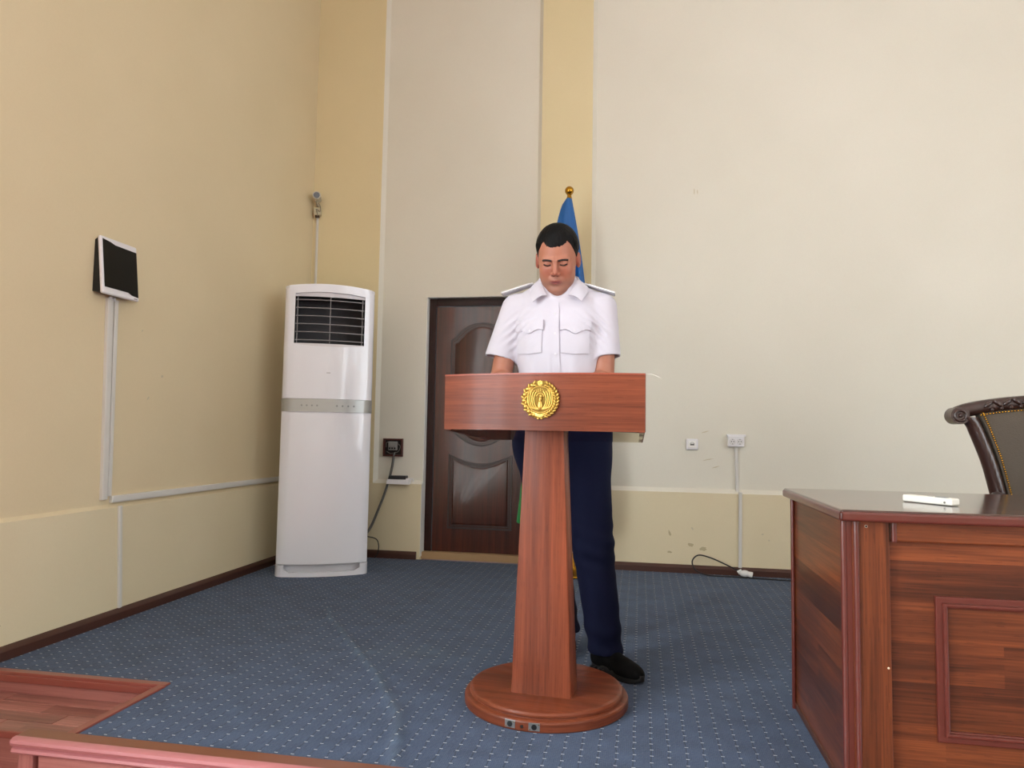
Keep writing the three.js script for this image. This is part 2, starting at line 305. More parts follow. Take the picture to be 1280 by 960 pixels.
{ // back wall: dado and pilasters at z = 0, bevelled panels sunk 3 cm between them, the door opening cut through
  const st = structure('wall_back', 'cream back wall with yellow pilasters, pale sunken panels and a dado');
  const D = -0.03, B = 0.028, T = -0.35, DX0 = 0.91, DX1 = 1.735, DY = 1.936;
  M('dado', [uvm(box(0, DX0, HALL_FLOOR, LEDGE, T, 0)), uvm(box(DX1, RIGHT, HALL_FLOOR, LEDGE, T, 0))], PAINT.dado, st);
  const pil = (x0, x1) => uvm(box(x0, x1, LEDGE, CEILING, T, 0));
  M('pilaster', pil(-0.05, 0.535), PAINT.pilaster, st);
  M('pilaster_001', pil(1.765, 2.137), PAINT.pilaster, st);
  M('pilaster_002', pil(6.6, 6.97), PAINT.pilaster, st);
  // sunken panel with bevelled borders on three sides
  const panel = (name, x0, x1, cut) => {
    const parts = [];
    if (cut) parts.push(uvm(box(x0 + B, DX0, LEDGE + B, CEILING, T, D)), uvm(box(DX0, DX1, DY, CEILING, T, D)), uvm(box(DX1, x1 - 0.002, LEDGE + B, CEILING, T, D)));
    else parts.push(uvm(box(x0 + B, x1 - B, LEDGE + B, CEILING, T, D)));
    const strip = (a, b, c, d) => { const g = new THREE.BufferGeometry(); g.setAttribute('position', new THREE.Float32BufferAttribute([...a, ...b, ...c, ...a, ...c, ...d], 3)); g.computeVertexNormals(); g.setAttribute('uv', new THREE.BufferAttribute(new Float32Array(12), 2)); return uvm(g); };
    parts.push(strip([x0, LEDGE, 0], [x0 + B, LEDGE + B, D], [x0 + B, CEILING, D], [x0, CEILING, 0]));
    parts.push(strip([x1 - B, LEDGE + B, D], [x1, LEDGE, 0], [x1, CEILING, 0], [x1 - B, CEILING, D]));
    const segs = cut ? [[x0, DX0], [DX1, x1]] : [[x0, x1]];
    for (const [a, b] of segs) parts.push(strip([a, LEDGE, 0], [b, LEDGE, 0], [b === x1 ? b - B : b, LEDGE + B, D], [a === x0 ? a + B : a, LEDGE + B, D]));
    M(name, parts, PAINT.panel, st);
  };
  panel('sunken_panel', 0.535, 1.765, true); panel('sunken_panel_001', 2.137, 6.6, false); panel('sunken_panel_002', 6.97, RIGHT, false);
  // plastered reveal of the door opening
  M('door_reveal', [uvm(box(DX0 - 0.02, DX0 + 0.004, 0.02, DY + 0.004, T, -0.032)), uvm(box(DX0 - 0.012, DX0 + 0.003, 0.02, LEDGE, -0.04, -0.001)), uvm(box(DX1 - 0.004, DX1 + 0.02, 0.02, DY + 0.004, T, -0.032)), uvm(box(DX0, DX1, DY - 0.004, DY + 0.02, T, -0.032))], PAINT.white, st);
}
{ // left wall, with the tall windows behind the photographer
  const st = structure('wall_left', 'cream left wall with a dado line');
  const T = -0.3, y1 = CEILING, z0 = -0.35;
  const zEnd = WINDOWS[0][0] - 0.3;
  M('upper_wall', [uvm(box(T, -0.014, LEDGE + 0.016, y1, z0, zEnd)), slab((u, v) => V(mixn(0, -0.014, v), mixn(LEDGE, LEDGE + 0.016, v), mixn(zEnd, z0, u)), (u, v) => V(T, mixn(LEDGE, LEDGE + 0.016, v), mixn(zEnd, z0, u)), 1, 1)], PAINT.left, st);
  M('dado', uvm(box(T, 0, HALL_FLOOR, LEDGE, z0, zEnd)), PAINT.dado, st);
  const parts = []; let q = zEnd;
  for (const [a, b, c, d] of WINDOWS) { parts.push(uvm(box(T, 0, HALL_FLOOR, y1, q, a)), uvm(box(T, 0, HALL_FLOOR, c, a, b)), uvm(box(T, 0, d, y1, a, b))); q = b; }
  parts.push(uvm(box(T, 0, HALL_FLOOR, y1, q, REAR + 0.3)));
  M('window_piers', parts, PAINT.hall, st);
}
{
  const parts = []; let q = -0.35;
  for (const [a, b, c, d] of ADDED_RIGHT_WINDOWS) { parts.push(uvm(box(RIGHT, RIGHT + 0.3, HALL_FLOOR, CEILING, q, a)), uvm(box(RIGHT, RIGHT + 0.3, HALL_FLOOR, c, a, b)), uvm(box(RIGHT, RIGHT + 0.3, d, CEILING, a, b))); q = b; }
  parts.push(uvm(box(RIGHT, RIGHT + 0.3, HALL_FLOOR, CEILING, q, REAR + 0.3)));
  structMesh('wall_right', merge(parts), PAINT.hall, 'cream right wall of the hall with added windows');
}
structMesh('wall_rear', uvm(box(-0.3, RIGHT + 0.3, HALL_FLOOR, CEILING, REAR, REAR + 0.3)), PAINT.hall, 'cream rear wall of the hall');
structMesh('ceiling', uvm(box(-0.3, RIGHT + 0.3, CEILING, CEILING + 0.2, -0.4, REAR + 0.3)), PAINT.ceiling, 'pale ceiling of the hall');
{
  const glass = phys(0xffffff, 0.02, { transmission: 1, thickness: 0, ior: 1.45 }), pvc = mat(0xe9e9e7, 0.4);
  const win = (n, a, b, c, d, place) => {
    const st = structure('window_' + n, 'unseen tall white framed window of the hall'), w = b - a, h = d - c;
    const bars = [box(0, 0.07, 0, h, -0.04, 0.04, 0.008), box(w - 0.07, w, 0, h, -0.04, 0.04, 0.008), box(0.07, w - 0.07, 0, 0.07, -0.04, 0.04, 0.008), box(0.07, w - 0.07, h - 0.07, h, -0.04, 0.04, 0.008)];
    M('frame', bars, pvc, st); M('mullion', box(w / 2 - 0.035, w / 2 + 0.035, 0.07, h - 0.07, -0.035, 0.035, 0.006), pvc, st); M('transom', box(0.07, w - 0.07, h * 0.68, h * 0.68 + 0.06, -0.035, 0.035, 0.006), pvc, st);
    M('pane', box(0.06, w / 2, 0.06, h - 0.06, -0.001, 0.001), glass, st); M('pane_001', box(w / 2, w - 0.06, 0.06, h - 0.06, -0.001, 0.001), glass, st);
    M('sill', box(-0.05, w + 0.05, -0.03, 0, 0.04, 0.24, 0.006), pvc, st);
    place(st);
  };
  WINDOWS.forEach(([a, b, c, d], i) => win(i + 1, a, b, c, d, (s) => { s.rotation.y = Math.PI / 2; s.position.set(-0.2, c, b); }));
  ADDED_RIGHT_WINDOWS.forEach(([a, b, c, d], i) => win(i + 4, a, b, c, d, (s) => { s.rotation.y = -Math.PI / 2; s.position.set(RIGHT + 0.2, c, a); }));  // the right-hand windows are added for their light on the left wall
}
{ // baseboards
  const prof = (len) => { const g = extrude([[0, 0], [0.018, 0], [0.018, 0.036], [0.012, 0.046], [0.004, 0.053], [0, 0.055]], len); return g; };
  const bl = prof(NOTCH_Z - 0.03).clone(); // runs along z, profile in x,y
  structMesh('baseboard_left', toCreasedNormals(bl, 0.5), WOOD.base, 'dark brown baseboard along the left wall');
  const run = (len) => prof(len).rotateY(-Math.PI / 2).rotateY(Math.PI).scale(1, 1, 1);
  const side = (x0, x1) => { const g = extrude([[0, 0], [0.018, 0], [0.018, 0.036], [0.012, 0.046], [0.004, 0.053], [0, 0.055]], x1 - x0); g.rotateY(-Math.PI / 2); g.translate(x1, 0, 0); return toCreasedNormals(g, 0.5); };
  structMesh('baseboard_back', [side(0.018, 0.885), side(1.76, RIGHT)], WOOD.base, 'dark brown baseboard along the back wall');
}
{ // door
  const st = structure('door_1', 'dark brown wooden door with arched panels');
  const x0 = 0.914, x1 = 1.731, top = 1.932, zf = -0.085, L = 0.97, R = 1.678, yb = 0.05, yt = 1.872, zl = -0.1;
  M('frame', [grain(box(x0, L - 0.003, yb, top, -0.17, zf, 0.004), 1), grain(box(R + 0.003, x1, yb, top, -0.17, zf, 0.004), 1), grain(box(L - 0.003, R + 0.003, yt + 0.003, top, -0.17, zf, 0.004), 0)], phys(0x9a8880, 0.45, { map: doorTex, specularIntensity: 0.4, clearcoat: 0.15, clearcoatRoughness: 0.25 }), st);
  M('threshold', box(x0 - 0.02, x1, 0, yb, -0.2, -0.035, 0.004), mat(0xa98a63, 0.6), st);
  const leaf = M('leaf', grain(box(L, R, yb, yt, zl - 0.04, zl, 0.003), 1), WOOD.door, st);
  // moulded outlines: a bead standing proud around each raised field
  const bow = (a, b, y, h, n = 16) => Array.from({ length: n + 1 }, (_, i) => [mixn(a, b, i / n), y + h * Math.sin(Math.PI * i / n)]);
  const ax0 = 1.086, ax1 = 1.566, cx = (ax0 + ax1) / 2;
  const arch = (g) => { // upper field: shouldered arch above, dipping curve below, g shrinks it
    const p = []; const a = ax0 + g, b = ax1 - g;
    p.push([a, 0.955 + g], [a, 1.62 - g]); p.push([a + 0.03, 1.635 - g], [a + 0.05, 1.665 - g]);
    for (let i = 0; i <= 18; i++) { const t = i / 18, x = mixn(a + 0.06, b - 0.06, t); p.push([x, 1.668 - g + 0.082 * Math.sin(Math.PI * t) ** 0.8]); }
    p.push([b - 0.05, 1.665 - g], [b - 0.03, 1.635 - g], [b, 1.62 - g], [b, 0.955 + g]); p.push([b - 0.03, 0.935 + g]);
    for (let i = 0; i <= 18; i++) { const t = i / 18, x = mixn(b - 0.06, a + 0.06, t); p.push([x, 0.9 + g - 0.072 * Math.sin(Math.PI * t)]); }
    p.push([a + 0.03, 0.935 + g]); return p;
  };
  const low = (g) => { const a = ax0 + g, b = ax1 - g, p = [[a, 0.22 + g], [a, 0.765 - g]]; for (let i = 1; i < 18; i++) { const t = i / 18; p.push([mixn(a, b, t), 0.765 - g - 0.068 * Math.sin(Math.PI * t)]); } p.push([b, 0.765 - g], [b, 0.22 + g]); return p; };
  for (const [nm, f] of [['upper_field', arch], ['lower_field', low]]) {
    const s = shapeOf(f(0)); s.holes.push(new THREE.Path(f(0.014).map(([x, y]) => new THREE.Vector2(x, y))));
    const groove = new THREE.ExtrudeGeometry(s, { depth: 0.004, bevelEnabled: true, bevelThickness: 0.002, bevelSize: 0.002, bevelSegments: 2 }).translate(0, 0, zl - 0.002);
    const s2 = shapeOf(f(0.02)); s2.holes.push(new THREE.Path(f(0.027).map(([x, y]) => new THREE.Vector2(x, y))));
    const groove2 = new THREE.ExtrudeGeometry(s2, { depth: 0.003, bevelEnabled: true, bevelThickness: 0.002, bevelSize: 0.001, bevelSegments: 2 }).translate(0, 0, zl - 0.002);
    M(nm + '_moulding', [groove, groove2], WOOD.doorDark, st);
    // the field itself swells out gently, as pressed doors do
    const fld = new THREE.ExtrudeGeometry(shapeOf(f(0.032)), { depth: 0.002, bevelEnabled: true, bevelThickness: 0.006, bevelSize: 0.012, bevelOffset: -0.012, bevelSegments: 4 }).translate(0, 0, zl - 0.002);
    M(nm, grain(toCreasedNormals(fld, 0.4), 1), WOOD.door, st);
  }
  M('handle', [new THREE.CylinderGeometry(0.012, 0.012, 0.05, 12).rotateX(Math.PI / 2).translate(1.63, 0.93, zl + 0.02), box(1.53, 1.64, 0.922, 0.94, zl + 0.04, zl + 0.055, 0.006), box(1.61, 1.65, 0.83, 1.0, zl - 0.002, zl + 0.006, 0.003)], BRASS, st);
}

{ // scuffs and chips in the paint where the photograph shows them
  const blob = (w, h, sd) => { const p = []; for (let i = 0; i < 14; i++) { const a = i / 14 * 6.2831, r = 0.55 + 0.45 * hash(i, sd, 3); p.push([Math.cos(a) * w * r, Math.sin(a) * h * r]); } return extrude(p, 0.0006); };
  const wb = scene.getObjectByName('wall_back'), wl = scene.getObjectByName('wall_left'), grime = mat(0xbbab87, 0.8), chip = mat(0x9c8d6c, 0.85), pale = mat(0xc9bda0, 0.8);
  [[2.69, 0.262, 0.01, 0.026, grime, 0.4], [2.83, 0.19, 0.026, 0.016, grime, -0.3], [2.91, 0.165, 0.03, 0.017, grime, 0.2], [2.69, 0.135, 0.018, 0.009, grime, 0], [2.84, 0.3, 0.006, 0.012, pale, 0.5], [3.3, 0.28, 0.012, 0.006, pale, 0.3], [3.34, 0.24, 0.006, 0.008, pale, 0]].forEach(([x, y, w, h, m, r], i) => { const q = M('scuff', blob(w, h, i + 1), m, wb); q.position.set(x, y, 0.0002); q.rotation.z = r; });
  [[2.857, 2.66, 0.004, 0.026, pale, 0], [2.878, 2.655, 0.004, 0.02, pale, 0.1], [2.95, 0.77, 0.04, 0.004, pale, 0.2], [3.0, 0.72, 0.03, 0.004, pale, 0.3], [2.93, 0.96, 0.03, 0.004, pale, 0.3]].forEach(([x, y, w, h, m, r], i) => { const q = M('scuff', blob(w, h, i + 21), m, wb); q.position.set(x, y, -0.0298); q.rotation.z = r; });
  [[0.115, 2.63, 0.02, 0.011, chip, 0.5, 0], [0.135, 2.6, 0.01, 0.003, chip, 0.4, 0], [0.105, 2.74, 0.018, 0.004, chip, 0.1, 0], [1.2, 1.68, 0.012, 0.008, pale, 0.6, -0.014], [1.08, 1.78, 0.014, 0.005, pale, 0.9, -0.014], [1.42, 1.85, 0.01, 0.004, pale, 0.7, -0.014]].forEach(([y, z, w, h, m, r, x], i) => { const q = M('scuff', blob(w, h, i + 41), m, wl); q.rotation.order = 'YXZ'; q.rotation.set(0, Math.PI / 2, r); q.position.set(x + 0.0002, y, z); });
}

// ---------------------------------------------------------------- lectern
const LECTERN = { x: 2.168, z: 2.513, turn: -0.105 };
{
  const t = thing('lectern', 'reddish wooden lectern with a tapered column, round foot and a gold emblem', 'lectern', [LECTERN.x, 0, LECTERN.z], LECTERN.turn);
  const HW = 0.352, yT = 1.134, yB = 0.943, back = -0.2;
  const fz = (x) => 0.2 - 0.055 * (x / HW) ** 2;             // bowed front
  const topY = (z) => yT - 0.004 - (0.2 - z) * 0.17, botY = (z) => yB + 0.004 - (0.2 - z) * 0.105;
  const X = (u) => mixn(-HW, HW, u);
  M('front_board', grain(slab((u, v) => V(X(u), mixn(yB, yT, v), fz(X(u))), (u, v) => V(X(u), mixn(yB, yT, v), fz(X(u)) - 0.02), 24, 1), 0), WOOD.cherry, t);
  M('edge_band', slab((u, v) => V(X(u), yT + 0.002, mixn(fz(X(u)) - 0.022, fz(X(u)) + 0.0015, 1 - v)), (u, v) => V(X(u), yT - 0.003, mixn(fz(X(u)) - 0.022, fz(X(u)) + 0.0015, 1 - v)), 24, 1), mat(0x9a4a33, 0.35), t);
  M('reading_board', grain(slab((u, v) => { const x = X(u) * 0.97, z = mixn(fz(x) - 0.021, back + 0.01, v); return V(x * mixn(1, 0.88, v), topY(z) - 0.016, z); }, (u, v) => { const x = X(u) * 0.97, z = mixn(fz(x) - 0.021, back + 0.01, v); return V(x * mixn(1, 0.88, v), topY(z) - 0.036, z); }, 16, 4), 0), WOOD.cherry, t);
  M('bottom_board', grain(slab((u, v) => { const x = X(u) * 0.985, z = mixn(fz(x) - 0.021, back, v); return V(x * mixn(1, 0.88, v), botY(z) + 0.018, z); }, (u, v) => { const x = X(u) * 0.985, z = mixn(fz(x) - 0.021, back, v); return V(x * mixn(1, 0.88, v), botY(z), z); }, 16, 4), 0), phys(0x8f5a44, 0.12, { map: cherryTex, clearcoat: 1, clearcoatRoughness: 0.04 }), t);
  for (const s of [-1, 1]) {
    const zf = fz(HW) - 0.001; const prof = [[back, botY(back)], [zf, botY(zf)], [zf, topY(zf)], [back, topY(back)]];
    const g = extrude(prof, 0.02, 0.002).rotateY(-Math.PI / 2); g.translate(s > 0 ? HW : -HW + 0.02, 0, 0);
    { const p = g.attributes.position; for (let i = 0; i < p.count; i++) p.setX(i, p.getX(i) * mixn(0.88, 1, (p.getZ(i) - back) / (zf - back))); g.computeVertexNormals(); }
    M('side_board', grain(g, 2), WOOD.cherry, t);
  }
  // column: square shaft that tapers to the top, edges eased
  const rr = (w, d, r) => { const p = []; for (const [sx, sy, a0] of [[1, 1, 0], [-1, 1, 90], [-1, -1, 180], [1, -1, 270]]) for (let i = 0; i <= 3; i++) { const a = (a0 + i * 30) * Math.PI / 180; p.push([sx * (w - r) + r * Math.cos(a), sy * (d - r) + r * Math.sin(a)]); } return p; };
  let col = new THREE.ExtrudeGeometry(shapeOf(rr(0.105, 0.056, 0.007)), { depth: 1, bevelEnabled: false, steps: 1 }).rotateX(-Math.PI / 2);
  const cp = col.attributes.position; for (let i = 0; i < cp.count; i++) { const y = cp.getY(i), k = mixn(1, 0.66, y); cp.setXYZ(i, cp.getX(i) * k + 0.006, mixn(0.05, yB + 0.0, y), cp.getZ(i) * k + 0.064 + 0.018 * y); }
  col.computeVertexNormals(); M('column', grain(toCreasedNormals(col, 0.35), 1), WOOD.cherry, t);
  const foot = new THREE.LatheGeometry([[0, 0], [0.282, 0], [0.285, 0.004], [0.285, 0.027], [0.282, 0.032], [0.276, 0.0345], [0.266, 0.035], [0.264, 0.0375], [0.268, 0.041], [0.268, 0.047], [0.264, 0.053], [0.258, 0.0555], [0.252, 0.0555], [0, 0.0555]].map(([a, b]) => new THREE.Vector2(a, b)), 72).translate(-0.002, 0, 0.002);
  M('foot', grain(toCreasedNormals(foot, 0.5), 0), WOOD.cherry, t);
  for (const a of [-0.185, 0.095]) {
    const pl = new THREE.Group(); pl.name = 'connector'; t.add(pl); pl.rotation.y = a; // on the rim of the foot
    M('plate', box(-0.018, 0.018, 0.006, 0.03, 0.2825, 0.2875, 0.001), mat(0x9a9a98, 0.35, { metalness: 0.8 }), pl);
    M('jack', new THREE.CylinderGeometry(0.0085, 0.0085, 0.006, 16).rotateX(Math.PI / 2).translate(0, 0.018, 0.2865), BLACK, pl);
    for (const s of [-1, 1]) M('screw', sph(0.0018, s * 0.014, 0.018 + s * 0.008, 0.2876, 8), BRASS, pl);
  }
  M('small_jack', new THREE.CylinderGeometry(0.005, 0.005, 0.006, 12).rotateX(Math.PI / 2).translate(-0.0128, 0.016, 0.2855), mat(0x57504a, 0.3, { metalness: 0.9 }), t);
  M('loose_wire', tube([[HW, yT - 0.002, 0.14], [HW + 0.016, yT + 0.0, 0.142], [HW + 0.034, yT - 0.006, 0.146], [HW + 0.05, yT - 0.014, 0.148]], 0.0012, 16, 5), mat(0xd9d4c8, 0.5), t);
  // gold state emblem in relief; the darker disc paints the shade of its crevices
  const gold = mat(0xd2b25e, 0.36, { metalness: 0.85 }), creviceShade = mat(0x7a5f26, 0.5, { metalness: 0.8 }), e = new THREE.Group(); e.name = 'emblem'; e.userData.label = 'round gold relief emblem with a spread-winged bird in a wreath'; t.add(e);
  e.position.set(0.012, 1.046, fz(0.012) + 0.001);
  const R = 0.0665, bean = (sx, sy, sz, turn, x, y, z) => new THREE.SphereGeometry(1, 10, 8).scale(sx, sy, sz).rotateZ(turn).translate(x, y, z);
  M('disc', new THREE.CylinderGeometry(R * 0.95, R * 0.97, 0.005, 48).rotateX(Math.PI / 2).translate(0, 0, 0.002), creviceShade, e);
  M('inner_ring', new THREE.TorusGeometry(R * 0.66, 0.0016, 8, 48).translate(0, 0, 0.005), gold, e);
  const wr = [], wl = [];
  for (let i = 0; i < 14; i++) { // ears of wheat up the right side
    const a = -1.22 + i * 0.185, r = R * 0.84;
    for (const k of [-1, 1]) wr.push(bean(0.0036, 0.0072, 0.005, a - k * 0.55, Math.cos(a) * (r + k * 0.0052), Math.sin(a) * (r + k * 0.0052), 0.0055));
  }
  M('wheat_wreath', wr, gold, e);
  for (let i = 0; i < 7; i++) { // cotton bolls and leaves up the left side
    const a = Math.PI + 1.18 - i * 0.37, r = R * 0.83;
    wl.push(bean(0.0075, 0.0075, 0.007, 0, Math.cos(a) * r, Math.sin(a) * r, 0.0045));
    for (const q of [-1, 1]) wl.push(bean(0.0034, 0.0085, 0.004, a + q * 0.7, Math.cos(a - 0.185) * (r + q * 0.005), Math.sin(a - 0.185) * (r + q * 0.005), 0.0052));
  }
  M('cotton_wreath', wl, gold, e);
  M('bird', [bean(0.0095, 0.019, 0.008, 0, 0, -0.02, 0.006), bean(0.005, 0.012, 0.006, -0.15, 0.001, 0.0, 0.007), sph(0.0055, 0.003, 0.011, 0.008, 12), new THREE.ConeGeometry(0.0022, 0.008, 6).rotateZ(-1.9).translate(0.01, 0.01, 0.0085)], gold, e);
  for (const q of [-1, 1]) { const w = []; for (let k = 0; k < 4; k++) { const o = 0.013 + k * 0.0068; w.push(tube([[q * 0.006, -0.03 - k * 0.0012, 0.0055], [q * (o + 0.001), -0.024, 0.006], [q * (o + 0.008), -0.004 + k * 0.001, 0.006], [q * (o + 0.005), 0.016 + k * 0.004, 0.0055], [q * (o - 0.001), 0.026 + k * 0.003, 0.005]], 0.0025, 18, 6)); } M('wing', w, gold, e); }
  const sun = [new THREE.TorusGeometry(0.0115, 0.0018, 6, 24, Math.PI).translate(0, 0.01, 0.005)];
  for (let k = 0; k < 9; k++) { const a = Math.PI * (k + 0.5) / 9; sun.push(tube([[0.015 * Math.cos(a), 0.011 + 0.015 * Math.sin(a), 0.005], [0.02 * Math.cos(a), 0.012 + 0.026 * Math.sin(a), 0.005]], 0.0012, 3, 5)); }
  M('sun', sun, gold, e);
  const star = (n, ro, ri) => Array.from({ length: 2 * n }, (_, i) => { const a = Math.PI * i / n + Math.PI / 2, r = i % 2 ? ri : ro; return [r * Math.cos(a), r * Math.sin(a)]; });
  M('crest_star', [extrude(star(8, 0.0105, 0.0078), 0.004, 0.0006).translate(0, 0.0545, 0.004), new THREE.TorusGeometry(0.0045, 0.0014, 6, 14, 4.4).rotateZ(0.95).translate(0, 0.0545, 0.0088)], gold, e);
  M('ribbon', [slab((u, v) => { const x = mixn(-0.024, 0.024, u); return V(x, -0.059 + 0.3 * Math.abs(x) + mixn(0, 0.01, v), 0.009 - 3 * x * x); }, (u, v) => { const x = mixn(-0.024, 0.024, u); return V(x, -0.059 + 0.3 * Math.abs(x) + mixn(0, 0.01, v), 0.003); }, 14, 1), sph(0.0046, -0.0055, -0.0625, 0.005, 10), sph(0.0046, 0.0055, -0.0625, 0.005, 10)], gold, e);
}

// ---------------------------------------------------------------- floor-standing air conditioner
{
  const t = thing('air_conditioner', 'tall white floor-standing air conditioner in the corner', 'air conditioner', [0.4785, 0, 0.705], 0.441);
  const HW = 0.286, sag = 0.05, H = 1.885, D = -0.3;
  const fz = (x) => { const k = Math.abs(x) / HW, e = Math.max(0, (Math.abs(x) - (HW - 0.035)) / 0.035); return sag * (1 - k * k) - 0.03 * (1 - Math.sqrt(Math.max(0, 1 - e * e))); };
  const topAt = (x) => H - 0.018 * (x / HW) ** 2;
  const shell = (x0, x1, y0, y1, off = 0, th = 0.02, n = 20) => slab((u, v) => { const x = mixn(x0, x1, u); return V(x, mixn(typeof y0 === 'function' ? y0(x) : y0, typeof y1 === 'function' ? y1(x) : y1, v), fz(x) + off); }, (u, v) => { const x = mixn(x0, x1, u); return V(x, mixn(typeof y0 === 'function' ? y0(x) : y0, typeof y1 === 'function' ? y1(x) : y1, v), fz(x) + off - th); }, n, 4);
  const VX = 0.222, VY0 = 1.487, VY1 = 1.8;
  const plan = (grow, f) => { const p = []; for (let i = 0; i <= 24; i++) { const x = mixn(-HW, HW, i / 24); p.push([x, -(fz(x) + f)]); } p.push([HW, -D - 0.03], [HW - 0.03, -D], [-HW + 0.03, -D], [-HW, -D - 0.03]); return p.map(([a, b]) => [a * grow, b]); };
  const bodyShape = (f, y0, y1, grow = 1, bev = 0) => extrude(plan(grow, f), y1 - y0, bev).rotateX(-Math.PI / 2).translate(0, y0, 0);
  M('back_casing', [bodyShape(-0.09, 0.06, 1.46), bodyShape(-0.29, 1.46, 1.845), box(-HW, -HW + 0.03, 0.06, 1.86, -0.27, -0.03, 0.012), box(HW - 0.03, HW, 0.06, 1.86, -0.27, -0.03, 0.012)], WHITE.ac, t);
  M('top_cap', toCreasedNormals(slab((u, v) => { const x = mixn(-HW, HW, u), z = mixn(fz(x), D, v); return V(x * (1 - 0.02 * (v > 0.9 ? 1 : 0)), topAt(x) - 0.006 * (v === 0 ? 1 : 0), z); }, (u, v) => { const x = mixn(-HW, HW, u), z = mixn(fz(x) - 0.001, D, v); return V(x, 1.84, z); }, 24, 10), 0.5), WHITE.ac, t);
  const arch = (x) => VY1 + 0.012 + 0.014 * (1 - (x / VX) ** 2);
  M('upper_panel', [shell(-HW, -VX, 1.13, 1.842), shell(VX, HW, 1.13, 1.842), shell(-VX, VX, (x) => arch(x), 1.842), shell(-VX, VX, 1.13, (x) => VY0 - 0.004 - 0.014 * (1 - (x / VX) ** 2))], WHITE.ac, t);
  M('vent_lip', [shell(-VX, VX, VY1 - 0.004, (x) => arch(x) + 0.001, -0.014, 0.012), shell(-VX, VX, (x) => VY0 - 0.016 - 0.014 * (1 - (x / VX) ** 2), VY0 + 0.002, -0.012, 0.012)], mat(0xd9d7dc, 0.35), t);
  M('vent_cavity', [box(-VX - 0.01, VX + 0.01, VY0 - 0.01, VY1 + 0.02, -0.235, -0.225), box(-VX - 0.004, -VX, VY0 - 0.01, VY1 + 0.01, -0.23, 0.012), box(VX, VX + 0.004, VY0 - 0.01, VY1 + 0.01, -0.23, 0.012), shell(-VX, VX, VY1 + 0.002, VY1 + 0.006, -0.02, 0.2), shell(-VX, VX, VY0 - 0.006, VY0 - 0.002, -0.02, 0.2)], mat(0x38383c, 0.7), t);
  const slatMat = mat(0x8d8b8c, 0.4), thin = mat(0x1a1a1c, 0.5);
  for (let k = 0; k < 6; k++) { const y = VY1 - 0.028 - k * 0.0525; const g = shell(-VX + 0.004, VX - 0.004, y, y + 0.0045, -0.012, 0.02); M('louver', g, slatMat, t); }
  for (const x of [-VX + 0.016, 0, VX - 0.016]) M('louver_link', box(x - 0.0022, x + 0.0022, VY0 + 0.004, VY1 - 0.004, fz(x) - 0.02, fz(x) - 0.011), slatMat, t);
  const strip = M('control_strip', shell(-HW - 0.002, HW + 0.002, 1.046, 1.128, 0.002, 0.022), mat(0xb4b6b4, 0.3, { metalness: 0.3 }), t);
  for (let k = 0; k < 8; k++) { const x = k < 4 ? -0.16 + k * 0.032 : 0.06 + (k - 4) * 0.036; M('indicator', new THREE.CylinderGeometry(0.006, 0.006, 0.0015, 12).rotateX(Math.PI / 2).translate(x, 1.086, fz(x) + 0.0022), mat(0x8a8c8c, 0.4), strip); }
  M('lower_panel', shell(-HW + 0.006, HW - 0.006, 0.078, 1.038, 0, 0.02), WHITE.ac, t);
  M('panel_gap', shell(-HW + 0.012, HW - 0.012, 1.034, 1.05, -0.01, 0.01), WHITE.ac, t);
  const fs = (x) => 0.028 + 0.026 * sstep(0.2, 0.25, Math.abs(x));
  M('foot', [shell(-HW - 0.002, HW + 0.002, 0, (x) => fs(x), 0.006, 0.02), shell(-HW - 0.002, -0.236, 0, 0.072, 0.006, 0.02, 4), shell(0.236, HW + 0.002, 0, 0.072, 0.006, 0.02, 4), bodyShape(-0.05, 0, 0.07)], WHITE.ac, t);
  M('intake_slot', shell(-0.24, 0.24, 0.024, 0.078, -0.05, 0.01), WHITE.ac, t);
  M('badge', box(-0.012, 0.012, 1.296, 1.302, fz(0) - 0.001, fz(0) + 0.0012, 0.0005), mat(0xb9bac0, 0.3, { metalness: 0.5 }), t);
}

